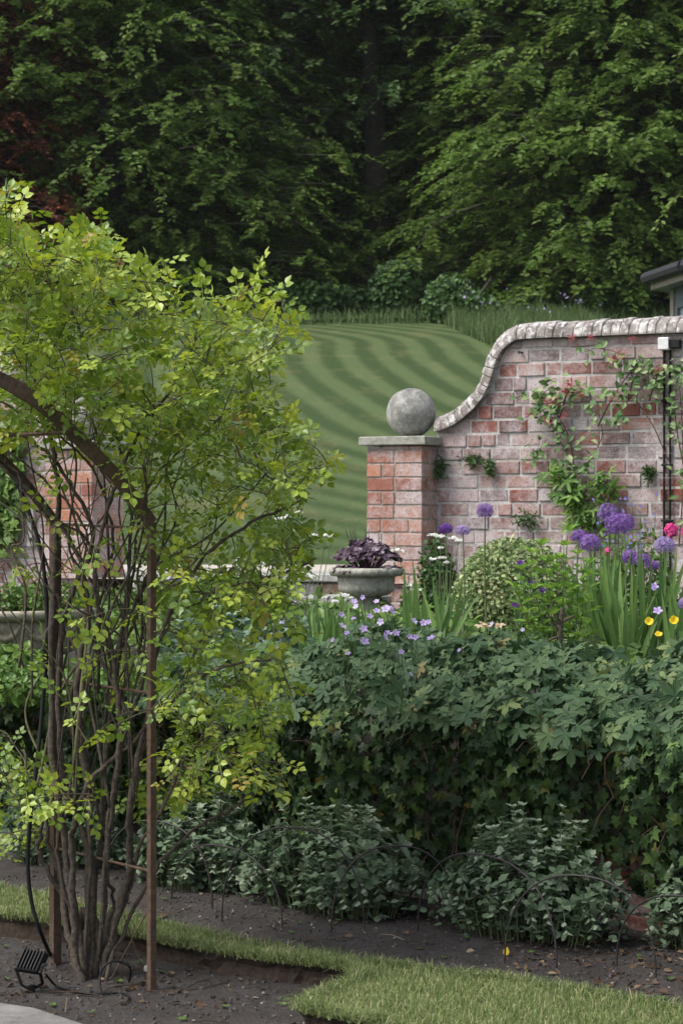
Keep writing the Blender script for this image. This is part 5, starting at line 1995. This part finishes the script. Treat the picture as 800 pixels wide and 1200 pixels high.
# forget-me-nots at the wall foot
FY = 11.6
fc = P(738, 620, FY)
fm_ = thing('forget_me_not', 'blue speckled forget me not drift at the foot of the brick wall', 'plant', (fc[0], FY, float(zbed(FY))))
b = MB()
bush(b, (fc[0], FY, 0.98), (0.27, 0.18, 0.34), 2600, T_OVAL, 0.032, lump=0.3, shell=0.4, zmin=0.8)
kind(b.build('foliage', M['shrub2'], fm_), 'stuff')
b = MB()
k = 60
px = RNG.normal(738, 22, k)
py = 645 - np.abs(RNG.normal(0, 32, k))
p = np.array([P(a, c, FY - 0.12 + RNG.uniform(-0.15, 0.1)) for a, c in zip(px, py)])
n1 = nrm(np.array([0, -0.8, 0.5]) + RNG.normal(0, 0.4, (k, 3)))
b.scatter(T_FLOWER, frames(nrm(np.cross(n1, rand_unit(k))), n1), p, RNG.uniform(0.011, 0.020, k), RNG.uniform(0, 0.999, k))
kind(b.build('flowers', M['blue'], fm_), 'stuff')
b = MB()
for i in range(0, k, 2):
    b.tube([p[i], p[i] + [0.0, 0.03, -0.12], [p[i][0], FY, 0.8]], 0.0012, 3, cap=False)
b.build('stems', M['stem'], fm_)

# ground cover between the plants
b = MB()
k = 9000
x = RNG.uniform(-3.2, 2.6, k)
y = RNG.uniform(8.4, 13.4, k)
q = np.stack([x, y, np.zeros(k)], -1)
ok = (((q - R0) @ NR) < -0.3) & (((q - W0) @ NW) > 0.05) & ~((x > -1.7) & (x < 0.35) & (y > 12.6))
x, y = x[ok], y[ok]
k = len(x)
hgt = 0.02 + 0.14 * RNG.uniform(0, 1, k) * (1 + 0.5 * vnoise(x, y, 5))
p = np.stack([x, y, zbed(y) + np.abs(hgt)], -1)
nn = nrm(np.array([0, -0.3, 0.8]) + RNG.normal(0, 0.45, (k, 3)))
b.scatter(T_OVAL, frames(nrm(np.cross(nn, rand_unit(k))), nn), p, RNG.uniform(0.03, 0.075, k), RNG.uniform(0, 0.999, k))
kind(b.build('ground_cover', M['shrub2']), 'stuff')
for (px, Y, w_, h_, k, mk, sz, lab) in (
        (60, 8.35, 0.34, 0.10, 1500, 'shrub2', 0.035, 'leafy green shrub under the round stone planter'),
        (270, 10.4, 0.30, 0.30, 1800, 'shrub2', 0.05, 'green leafy shrub left of the steps behind the rose'),
        (640, 11.5, 0.25, 0.22, 1200, 'shrub', 0.045, 'dark low shrub behind the variegated dome'),
        (512, 12.6, 0.10, 0.42, 1300, 'shrub', 0.03, 'thin dark creeper climbing the corner of the brick pier'),
        (-10, 8.6, 0.30, 0.16, 1300, 'shrub2', 0.04, 'green leafy shrub at the left edge of the frame behind the rose'),
        (150, 11.4, 0.40, 0.22, 1500, 'shrub2', 0.05, 'low green plant beside the dark box planter'),
        (335, 9.2, 0.20, 0.20, 1100, 'hosta', 0.05, 'grey green low plant behind the right edge of the rose')):
    X = (px - 400) / F * Y
    z0 = float(zbed(Y))
    g = thing('garden_shrub', lab, 'shrub', (X, Y, z0))
    b = MB()
    bush(b, (X, Y, z0 + h_ * 0.5), (w_, w_ * 0.8, h_ * 0.65), k, T_OVAL, sz, lump=0.3, shell=0.4, zmin=z0)
    kind(b.build('foliage', M[mk], g), 'stuff')
    b = MB()
    for i in range(8):
        b.tube([(X, Y, z0), (X + RNG.normal(0, w_ * 0.2), Y, z0 + h_ * 0.4), (X + RNG.normal(0, w_ * 0.4), Y + RNG.normal(0, w_ * 0.3), z0 + h_ * 0.9)], [0.006, 0.004, 0.002], 4)
    b.build('stems', M['brownstem'], g)

# ================================================================== CLIMBERS on the brick wall
def climber(name, label, cat, stems, leafm, tm, size, per, flowers, seed, spread=0.05, limit=220):
    r = np.random.default_rng(seed + 300)
    g = thing(name, label, cat, wall_pt(stems[0][0][0], stems[0][0][1], 0.05))
    P_, D_, N_, S_ = [], [], [], []
    for st_ in stems:
        leafy = st_[-1] if isinstance(st_[-1], (int, float)) else 1.0
        ctrl = [q for q in st_ if not isinstance(q, (int, float))]
        pts = np.array([wall_pt(x, y, 0.03 + r.uniform(0, spread)) for x, y in ctrl])
        pth = spline(pts, 6 * len(pts))
        b = MB()
        b.tube(pth, np.linspace(0.005, 0.002, len(pth)), 5)
        b.build('stem', M['brownstem'], g)
        kk = int(per * leafy * np.linalg.norm(np.diff(pth, axis=0), axis=1).sum())
        for _ in range(kk):
            j = r.integers(0, len(pth) - 1)
            o = pth[j] + (pth[j + 1] - pth[j]) * r.uniform(0, 1) + NW * r.uniform(0.0, spread) + UW * r.normal(0, 0.035) + np.array([0, 0, r.normal(0, 0.03)])
            P_.append(o)
            D_.append(UW * r.normal(0, 0.8) + np.array([0, 0, r.uniform(-0.9, 0.5)]) + NW * 0.4)
            N_.append(NW * 0.8 + np.array([0, 0, 0.5]) + r.normal(0, 0.35, 3))
            S_.append(size * r.uniform(0.6, 1.25))
    k = len(P_)
    lm = leaf_mesh('leaf', tm, leafm)
    split_leaves(g, tm, lm, leafm, frames(np.array(D_), np.array(N_)), np.array(P_), np.array(S_), r.uniform(0, 0.999, k), limit=limit)
    for (px, py, rp) in flowers:
        q = wall_pt(px, py, 0.10)
        b = MB()
        kf = 16
        d = nrm(rand_unit(kf, r) + NW * 0.4 + np.array([0, 0, 0.3]))
        R_ = rp / F * q[1]
        b.scatter(T_LANCE, frames(d, nrm(rand_unit(kf, r))), np.repeat(q[None], kf, 0) + r.normal(0, R_ * 0.25, (kf, 3)), R_ * r.uniform(0.7, 1.2, kf), r.uniform(0, 0.999, kf))
        b.scatter(T_SMALL, frames(d, nrm(rand_unit(kf, r))), q + d * R_ * 0.8, R_ * 0.4 * r.uniform(0.7, 1.2, kf), r.uniform(0, 0.999, kf))
        b.build('flower', M['coral'], g)
    return g


climber('honeysuckle', 'honeysuckle with coral red flowers and cream edged leaves on the brick wall', 'climber',
        [[(668, 600), (672, 560), (668, 520), (655, 490), (640, 475), (622, 490), 1.2], [(668, 540), (650, 505), (632, 470), (648, 455), (680, 462), 1.5], [(672, 560), (690, 540), (705, 510), (700, 480), 0.8],
         [(655, 490), (665, 460), (680, 455), (690, 470), 1.5], [(700, 500), (715, 470), (735, 440), (750, 425), (770, 430), 1.0], [(735, 470), (740, 440), (725, 415), (700, 408), (685, 412), 0.9],
         [(760, 470), (770, 440), (785, 430), (800, 440), 1.3], [(770, 455), (760, 430), (745, 420), 1.6], [(722, 495), (735, 470), (752, 455), (775, 450), 1.0], [(625, 545), (630, 530), (640, 515), 1.2],
         [(745, 470), (765, 500), (778, 530), (790, 555), 0.0], [(800, 545), (792, 500), (790, 460), (800, 420), 0.7], [(795, 640), (800, 560), (797, 470), (790, 430), 0.5], [(600, 468), (610, 464), (618, 468), 0.6],
         [(655, 545), (665, 565), (690, 575), 1.3]],
        M['vine'], T_OVAL, 0.048, 80, [(668, 450, 7), (664, 458, 7), (679, 465, 6), (650, 473, 7), (640, 470, 5), (642, 495, 7), (620, 487, 6), (615, 500, 5), (670, 396, 5), (722, 420, 8), (728, 416, 6), (740, 398, 4), (771, 435, 6), (661, 488, 5), (692, 396, 4)], 1)
climber('vine', 'bright green vine with lobed leaves climbing below the honeysuckle', 'climber',
        [[(690, 640), (680, 600), (672, 575), (655, 560), (645, 550), 1.3], [(684, 615), (700, 580), (712, 560), (705, 555), 1.5], [(690, 600), (710, 590), (716, 575), 1.5], [(688, 630), (668, 590), (662, 570), 1.4], [(690, 625), (702, 605), (708, 595), 1.5]],
        M['vinegreen'], T_GER_S, 0.10, 38, [], 2)
for (px, py, rx, rz_, lab) in ((555, 540, 0.05, 0.035, 'dark fern tuft in the wall joint near the pier'), (575, 548, 0.02, 0.05, 'small hanging weed in the wall joint beside the fern tuft'),
                               (619, 610, 0.085, 0.05, 'dark spreading weed in the wall just above the variegated shrub'), (761, 554, 0.025, 0.035, 'little green weed in the wall beside the black pipes'),
                               (517, 548, 0.035, 0.06, 'dark weed hanging in the angle of wall and pier')):
    q = wall_pt(px, py, 0.01)
    g = thing('wall_weed', lab, 'weed', q, 'weeds rooted in the brick wall')
    b = MB()
    k = 150
    d = nrm(rand_unit(k) + NW * 0.5 + np.array([0, 0, -0.2]))
    p = q + UW * RNG.normal(0, rx * 0.55, k)[:, None] + np.array([0, 0, 1.0]) * RNG.normal(0, rz_ * 0.55, k)[:, None] + NW * np.abs(RNG.normal(0.01, 0.02, k))[:, None]
    b.scatter(T_LANCE, frames(d, rand_unit(k)), p, RNG.uniform(0.02, 0.05, k), RNG.uniform(0, 0.999, k))
    kind(b.build('foliage', M['shrub'], g), 'stuff')

# ivy on the far wall at the left
g = thing('ivy', 'green ivy hanging down the far brick wall at the left edge', 'ivy', wall_pt(8, 640, 0.05, WL))
k = 1300
px = RNG.uniform(-70, 30, k) - RNG.uniform(0, 14, k)
py = RNG.uniform(480, 655, k)
ok = py < 655 - np.abs(RNG.normal(0, 14, k)) - np.clip(px - 4, 0, 40) * 1.5
p = np.array([wall_pt(a, c, RNG.uniform(0.02, 0.12), WL) for a, c in zip(px[ok], py[ok])])
k = len(p)
nn = nrm(NW + np.array([0, 0, 0.3]) + RNG.normal(0, 0.4, (k, 3)))
d = nrm(np.array([0, 0, -1.0]) + RNG.normal(0, 0.5, (k, 3)))
b = MB()
b.scatter(T_IVY, frames(d, nn), p, 0.075 * RNG.uniform(0.6, 1.2, k), RNG.uniform(0, 0.999, k))
kind(b.build('foliage', M['shrub2'], g), 'stuff')
b = MB()
for i in range(6):
    x0 = RNG.uniform(-40, 15)
    b.tube([wall_pt(x0 + RNG.normal(0, 8), y, 0.03, WL) for y in (650, 590, 530, 480)], 0.006, 5)
b.build('stems', M['brownstem'], g)


# ================================================================== ROSE ARCH
A0 = np.array([-0.575, 6.73, 0.0])             # foot of the near post on this side
SP = np.array([-0.75, -0.66, 0.0])             # across the arch, away to the left
PS = np.array([-0.342, 0.39, 0.0])             # through the arch, from near hoop to far hoop
arch = thing('rose_arch', 'rusty iron garden arch smothered by the climbing rose', 'arch', A0)


def flat_bar(name, pts, wid_dir_list, half_w, half_d, mat, parent):
    pts = np.asarray(pts, float)
    t = nrm(np.gradient(pts, axis=0))
    dp = nrm(PS)
    V, fs = [], []
    for p, tt in zip(pts, t):
        nv = nrm(np.cross(tt, dp))
        for a, c in ((-1, -1), (1, -1), (1, 1), (-1, 1)):
            V.append(p + nv * half_w * a + dp * half_d * c)
    n = len(pts)
    for i in range(n - 1):
        for j in range(4):
            k = (j + 1) % 4
            fs.append((i * 4 + j, i * 4 + k, (i + 1) * 4 + k, (i + 1) * 4 + j))
    fs += [(3, 2, 1, 0), tuple((n - 1) * 4 + j for j in range(4))]
    b = MB()
    b.poly(V, fs)
    return b.build(name, mat, parent)


SPAN = 1.36
qs = [0, 0.09, 0.182, 0.29, 0.395, 0.54, 0.68]
zs = [1.415, 1.515, 1.60, 1.685, 1.762, 1.832, 1.86]
qs = qs + [SPAN - q for q in qs[-2::-1]]
zs = zs + zs[-2::-1]
for i, base in enumerate((A0, A0 + PS)):
    w_ = 0.0108 if i == 0 else 0.0145
    for q in (0.0, SPAN):
        f_ = base + q * SP
        flat_bar('post', [f_ + [0, 0, -0.12], f_ + [0, 0, 0.5], f_ + [0, 0, 1.0], f_ + [0, 0, 1.418]], None, w_, w_ * 0.9, M['rust'], arch)
    pts = spline([base + q * SP + [0, 0, z] for q, z in zip(qs, zs)], 40)
    flat_bar('hoop', pts, None, 0.0205 if i == 0 else 0.016, 0.006, M['rust'], arch)
for z in (0.36, 0.9, 1.40):
    for q in (0.0, SPAN):
        b = MB()
        b.tube([A0 + q * SP + [0, 0, z], A0 + q * SP + PS + [0, 0, z + 0.012]], 0.0048, 6)
        b.build('crossbar', M['rust'], arch)
for q, z in ((0.29, 1.685), (0.68, 1.86), (1.07, 1.685)):
    b = MB()
    b.tube([A0 + q * SP + [0, 0, z], A0 + q * SP + PS + [0, 0, z]], 0.007, 6)
    b.build('crossbar', M['rust'], arch)
for a, e in (((130, 1148), (176, 1062)), ((172, 1150), (145, 1072)), ((152, 1152), (120, 1085))):
    b = MB()
    b.tube([P(*a, 6.85), P(*e, 6.78)], 0.0022, 5)
    b.build('brace_wire', M['rust'], arch)

# ---- the climbing rose
ro = thing('climbing_rose', 'climbing rose with yellow green leaves sprawling over the rusty arch', 'climbing rose', ground_pt(107, 1132, 0))
rr = np.random.default_rng(77)
CANES = [
    [(98, 1130), (84, 1080), (70, 1000), (80, 930), (100, 860), (110, 780), (125, 700), (140, 640), (120, 570), (70, 510), (10, 470), (-60, 450)],
    [(112, 1128), (132, 1060), (112, 1000), (128, 900), (125, 800), (150, 700), (165, 620), (190, 560), (240, 500), (300, 440)],
    [(98, 1128), (78, 1070), (52, 1000), (44, 950), (30, 880)],
    [(118, 1130), (140, 1078), (160, 1020), (182, 960), (215, 900), (260, 850)],
    [(95, 1128), (86, 1050), (86, 975), (112, 912), (145, 880), (200, 820), (260, 780), (320, 770)],
    [(104, 1130), (108, 1010), (74, 900), (70, 760), (85, 680), (110, 620), (60, 540), (0, 500), (-60, 480)],
    [(110, 1130), (130, 980), (140, 860), (130, 760), (110, 680), (120, 600), (160, 520), (200, 450), (230, 380)],
    [(100, 1130), (105, 950), (95, 820), (100, 720), (90, 650), (50, 590), (0, 540), (-50, 520)],
    [(120, 1130), (150, 1020), (150, 940), (172, 840), (190, 740), (230, 660), (290, 620), (350, 580)],
    [(112, 1130), (140, 900), (180, 760), (240, 700), (310, 680), (365, 650)],
    [(106, 1130), (130, 850), (152, 650), (150, 550), (110, 450), (90, 380), (70, 320)],
    [(102, 1130), (62, 880), (60, 700), (70, 560), (40, 460), (20, 380), (5, 300)],
    [(120, 1125), (170, 1035), (232, 968), (270, 942), (312, 921)],
    [(100, 1128), (70, 1040), (62, 960), (75, 880)],
]
nodes = []
for ci, ctrl in enumerate(CANES):
    copies = 2 if ci in (5, 7) else 1
    for cpy in range(copies):
        Y0 = 6.92 + rr.uniform(-0.04, 0.04)
        n = len(ctrl)
        dY = rr.uniform(-0.28, 0.30)
        if ci == 12:
            dY = 0.25
        j = 3 if cpy == 0 else 15
        pts = np.array([P(x + rr.normal(0, j) * min(i, 2) / 2, y + rr.normal(0, j) * (i > 1), Y0 + dY * (i / (n - 1)) ** 0.7 + rr.normal(0, 0.03) * (i > 1)) for i, (x, y) in enumerate(ctrl)])
        pts[0, 2] = -0.03
        pth = spline(pts, n * 7)
        wig = rr.normal(0, 0.003, (len(pth), 3)) + 0.007 * np.sin(np.linspace(0, rr.uniform(9, 20), len(pth))[:, None] + rr.uniform(0, 6, 3)) * np.array([1, 1, 0.4])
        wig[:2] = 0
        pth = pth + wig
        r0 = rr.choice([0.007, 0.0095, 0.0125]) if cpy == 0 else 0.006
        b = MB()
        b.tube(pth, np.linspace(r0, 0.0035, len(pth)) * (1 + rr.normal(0, 0.09, len(pth))), 7)
        b.build('cane', M['cane'], ro, True)
        nodes.append(pth[8:])
for (x, y, r0) in ((100, 1118, 0.030), (112, 1120, 0.026), (120, 1122, 0.020), (92, 1122, 0.018)):   # knotted old base
    g0 = ground_pt(x, 1136, -0.03)
    b = MB()
    pth = spline([g0, g0 + [rr.normal(0, 0.01), 0, 0.06], g0 + [rr.normal(0, 0.02), 0.01, 0.13], g0 + [rr.normal(0, 0.03), 0, 0.20]], 8)
    b.tube(pth, r0 * np.array([1.2, 1.0, 1.1, 0.95, 1.15, 0.9, 0.75, 0.4]), 9)
    b.build('stump', M['cane'], ro, True)
for i in range(36):                     # tangle of thinner shoots winding up inside the arch
    y = rr.uniform(760, 1000)
    x = 105 + rr.uniform(-1, 1) * (20 + (1130 - y) * 0.20)
    ctrl = [(x, y)]
    tx = rr.uniform(-70, 150) if rr.uniform() < 0.65 else rr.uniform(150, 290)
    ty = rr.uniform(450, 640) if tx < 150 else rr.uniform(480, 760)
    for q in (0.3, 0.55, 0.8, 1.0):
        e = q ** 1.5
        ctrl.append((x + (tx - x) * e + rr.normal(0, 16), y + (ty - y) * q + rr.normal(0, 12)))
    Y0, Y1 = 6.92 + rr.uniform(-0.15, 0.15), 6.9 + rr.uniform(-0.33, 0.33)
    pts = np.array([P(a, c, Y0 + (Y1 - Y0) * k / 4 + rr.normal(0, 0.04)) for k, (a, c) in enumerate(ctrl)])
    pth = spline(pts, 30)
    b = MB()
    r0 = rr.uniform(0.0025, 0.0062)
    b.tube(pth, np.linspace(r0, r0 * 0.45, 30), 5)
    b.build('cane', M['greencane'] if rr.uniform() < 0.25 else M['cane'], ro, True)
    nodes.append(pth[12:])
NODES = np.concatenate(nodes)

TOPX = [-80, 0, 22, 60, 105, 118, 135, 190, 240, 270, 300, 330, 348]
TOPY = [240, 238, 285, 305, 275, 285, 325, 322, 340, 350, 335, 358, 378]
RY = [360, 380, 420, 450, 480, 520, 550, 575, 600, 640, 680, 740, 800, 830, 860, 900, 930, 960]
RX = [330, 348, 328, 318, 335, 372, 384, 372, 345, 372, 345, 352, 340, 352, 318, 325, 250, 205]
T_ = []


def add_targets(k, x0, x1, y0, y1, ymin=6.45, ymax=7.55):
    c = 0
    while c < k:
        x, y = rr.uniform(x0, x1), rr.uniform(y0, y1)
        if y < np.interp(x, TOPX, TOPY) + 6 or x > np.interp(y, RY, RX) - 6:
            continue
        T_.append(P(x, y, rr.uniform(ymin, ymax)))
        c += 1


add_targets(430, -70, 350, 240, 510)
add_targets(85, -60, 130, 240, 360)
add_targets(165, 160, 390, 470, 700)
add_targets(115, 185, 355, 680, 945)
add_targets(40, 20, 190, 520, 960)
add_targets(40, 30, 175, 440, 570)
add_targets(34, -60, 55, 850, 1010, 6.8, 7.5)
for (x, y) in ((338, 376), (345, 384), (330, 365), (383, 548), (378, 556), (368, 545), (375, 535), (370, 520), (362, 560), (118, 276), (110, 283), (102, 290), (8, 245), (16, 262), (2, 258), (300, 338), (292, 345), (268, 348),
               (366, 645), (355, 628), (340, 640), (352, 742), (348, 832), (342, 815), (320, 920), (315, 930), (327, 905), (330, 500), (335, 480), (200, 318), (170, 320), (185, 322), (312, 340)):
    T_.append(P(x, y, rr.uniform(6.6, 7.1)))
T_ = np.array(T_)
LP_, LD_, LN_ = [], [], []
tw_t, tw_g = MB(), MB()
pool = NODES.copy()
dist0 = np.array([np.min(np.linalg.norm(pool - t, axis=1)) for t in T_])
tips = []
for ti in np.argsort(dist0):
    t = T_[ti]
    dd = np.linalg.norm(pool - t, axis=1)
    cand = np.argsort(dd)[:4]
    o = pool[cand[rr.integers(0, len(cand))]]
    v = t - o
    L = np.linalg.norm(v)
    if L < 0.09:
        t = o + nrm(v) * 0.10 + np.array([0, 0, 0.03])
        v = t - o
        L = np.linalg.norm(v)
    mid = o + v * 0.5 + np.array([0, 0, 0.10 * L]) + rr.normal(0, 0.05 * L, 3)
    m = max(6, int(L / 0.035))
    pth = spline([o, mid, t], m)
    (tw_g if rr.uniform() < 0.55 else tw_t).tube(pth, np.linspace(0.0034 if L > 0.25 else 0.0024, 0.0011, m), 5, rr.uniform(), cap=False)
    pool = np.vstack([pool, pth[2::3]])
    tips.append(pth[-1])
    bare = (pth[-1][2] < 1.3 and (pth[-1][0] / pth[-1][1] * F + 400) < 175 and (pth[-1][0] / pth[-1][1] * F + 400) > 55)
    nl = int(np.clip(L * (0.75 if not bare else 0.4) / 0.030, 4, 13))
    for j in range(nl):
        q = 1 - (j + rr.uniform(0, 0.6)) / nl * min(0.9, 0.35 / L + 0.35)
        k = min(int(q * (m - 1)), m - 2)
        p = pth[k] + (pth[k + 1] - pth[k]) * (q * (m - 1) - k)
        dr = nrm(pth[k + 1] - pth[k])
        a = j * 2.4 + rr.uniform(-0.5, 0.5)
        e1 = nrm(np.cross(dr, np.array([0.1, 0.2, 1.0])))
        e2 = np.cross(dr, e1)
        sd = cos(a) * e1 + sin(a) * e2
        LP_.append(p)
        LD_.append(sd * 0.85 + dr * 0.6 + np.array([0, 0, 0.05]))
        LN_.append(np.array([0, -0.15, 1.0]) + rr.normal(0, 0.42, 3))
kind(tw_t.build('twigs', M['cane'], ro), 'stuff')
kind(tw_g.build('green_twigs', M['greencane'], ro), 'stuff')
k = len(LP_)
LP_ = np.array(LP_)
lm = leaf_mesh('leaf', T_ROSE, M['rose'])
split_leaves(ro, T_ROSE, lm, M['rose'], frames(np.array(LD_), np.array(LN_)), LP_, 0.098 * rr.uniform(0.55, 1.15, k), rr.uniform(0, 0.999, k))
for i in list(np.argsort([-q[2] for q in tips])[:14]):
    q = tips[i]
    b = MB()
    b.lathe([(0.001, -0.012), (0.0035, -0.004), (0.0045, 0.002), (0.003, 0.010), (0.0012, 0.020), (0.0004, 0.026)], q + np.array([0, 0, 0.012]), 7)
    b.build('bud', M['stem'], ro, True)

# ================================================================== FLOODLIGHT and cables
fl = thing('floodlight', 'small black floodlight on a stirrup bracket standing on the soil', 'floodlight', ground_pt(38, 1160, 0))
c = P(38, 1127, 6.72)
rzf, tl_f = radians(-32), radians(-38)
b = MB()
b.box(c, (0.082, 0.026, 0.070), rzf, bev=0.004, tilt=tl_f)
b.build('body', M['black'], fl)


def flp(x, y, z):
    ct, st_ = cos(tl_f), sin(tl_f)
    v = np.array([x, y * ct - z * st_, y * st_ + z * ct])
    return c + np.array([v[0] * cos(rzf) - v[1] * sin(rzf), v[0] * sin(rzf) + v[1] * cos(rzf), v[2]])


for k in range(6):
    b = MB()
    b.box(flp(-0.032 + 0.0128 * k, -0.0165, 0), (0.004, 0.008, 0.060), rzf, tilt=tl_f)
    b.build('cooling_fin', M['black'], fl)
b = MB()
b.box(flp(0, 0.0145, 0), (0.070, 0.004, 0.058), rzf, tilt=tl_f)
b.build('glass', M['gl'], fl)
g0 = ground_pt(38, 1158, 0.004)
br = [flp(-0.045, 0, -0.005), flp(-0.047, -0.003, -0.03), g0 + [-0.030, -0.012, 0.012], g0 + [-0.012, -0.008, 0.002], g0 + [0.014, 0.008, 0.002], g0 + [0.030, 0.014, 0.012], flp(0.047, -0.003, -0.03), flp(0.045, 0, -0.005)]
b = MB()
b.tube(br, 0.0052, 6)
b.build('bracket', M['black'], fl)
for sx in (-0.05, 0.05):
    b = MB()
    b.lathe([(0.007, -0.004), (0.008, 0), (0.007, 0.004)], flp(sx, 0, -0.005), 10)
    b.build('bolt', M['iron'], fl)
b = MB()
b.tube([g0 + [0, 0, -0.06], g0 + [0, 0, 0.01]], [0.004, 0.011], 8)
b.build('spike', M['black'], fl)


def gp(px, py, z=0.008):
    q = ground_pt(px, py, z)
    q[2] = float(soil_z(q[0], q[1])) + z
    return q


b = MB()
b.tube(spline([P(54, 1142, 6.74), gp(66, 1152), gp(84, 1159), gp(104, 1163), gp(125, 1163), gp(143, 1163), gp(151, 1167), gp(149, 1172)], 40), 0.0035, 7)
b.tube(spline([gp(119, 1163), P(117, 1148, 6.72), P(121, 1134, 6.73), P(131, 1127, 6.74), P(144, 1128, 6.76), P(153, 1135, 6.77), gp(152, 1148)], 40), 0.0035, 7)
tag(b.build('floodlight_cable', M['black'], None, True), 'black floodlight cable looping up from the soil between lamp and rusty post', 'cable')
b = MB()
b.tube(spline([P(18, 560, 7.05), P(36, 605, 7.04), P(50, 655, 7.02), P(56, 740, 7.0), P(50, 830, 7.0), P(43, 900, 6.98), P(36, 960, 6.97), P(33, 1015, 6.97), P(38, 1060, 6.97), P(49, 1095, 6.98), gp(62, 1124)], 60), 0.0065, 8)
tag(b.build('hanging_cable', M['black'], None, True), 'thick black cable hanging down beside the rear arch post', 'cable')
b = MB()
b.tube(spline([gp(169, 1173, 0.004), gp(166, 1165, 0.012), gp(172, 1161, 0.01), gp(195, 1161, 0.005), gp(235, 1158, 0.004), gp(270, 1150, 0.004)], 30), 0.0016, 5)
tag(b.build('rusty_wire', M['rust'], None, True), 'thin reddish wire lying on the soil right of the rusty post', 'wire')
b = MB()
q = gp(168, 1136, 0.006)
b.scatter(T_OVAL, frames(np.array([[1, 0.1, 0.1]]), np.array([[0, -0.5, 1.0]])), q[None], [0.045], np.array([0.2]))
b.scatter(T_OVAL, frames(np.array([[0.9, 0.4, 0.2]]), np.array([[0.2, -0.3, 1.0]])), q[None] + [[0, 0, 0.006]], [0.032], np.array([0.6]))
tag(b.build('white_scrap', M['white']), 'crumpled white scrap on the soil beside the rusty post', 'litter')
b = MB()
b.scatter(T_OVAL, frames(np.array([[0.3, 0.2, 0.9]]), np.array([[0, -1.0, 0.2]])), gp(591, 1138, 0.004)[None], [0.030], np.array([0.2]))
tag(b.build('fallen_yellow_leaf', M['yellow']), 'bright yellow fallen leaf on the soil at the foot of a hoop', 'leaf')


# ================================================================== AIR: the faint veil over the far wood
bm = bmesh.new()
x0, x1, y0, y1, z0, z1 = -410, 410, -310, 610, -1.2, 46
hv = [bm.verts.new(q) for q in ((x0, y0, z0), (x1, y0, z0), (x1, y1, z0), (x0, y1, z0), (x0, y0, z1), (x1, y0, z1), (x1, y1, z1), (x0, y1, z1))]
for f in ((3, 2, 1, 0), (4, 5, 6, 7), (0, 1, 5, 4), (1, 2, 6, 5), (2, 3, 7, 6), (3, 0, 4, 7)):
    bm.faces.new([hv[i] for i in f])
me = bpy.data.meshes.new('haze')
bm.to_mesh(me)
bm.free()
hm_ = bpy.data.materials.new('haze')
hm_.use_nodes = True
hn = hm_.node_tree
hn.nodes.remove(hn.nodes['Principled BSDF'])
pv = hn.nodes.new('ShaderNodeVolumePrincipled')
pv.inputs['Color'].default_value = (0.86, 0.92, 0.9, 1)
pv.inputs['Density'].default_value = 0.00018
hn.links.new(pv.outputs[0], hn.nodes['Material Output'].inputs['Volume'])
me.materials.append(hm_)
o = bpy.data.objects.new('haze', me)
COL.objects.link(o)
kind(o, 'stuff')
S.cycles.volume_bounces = 0
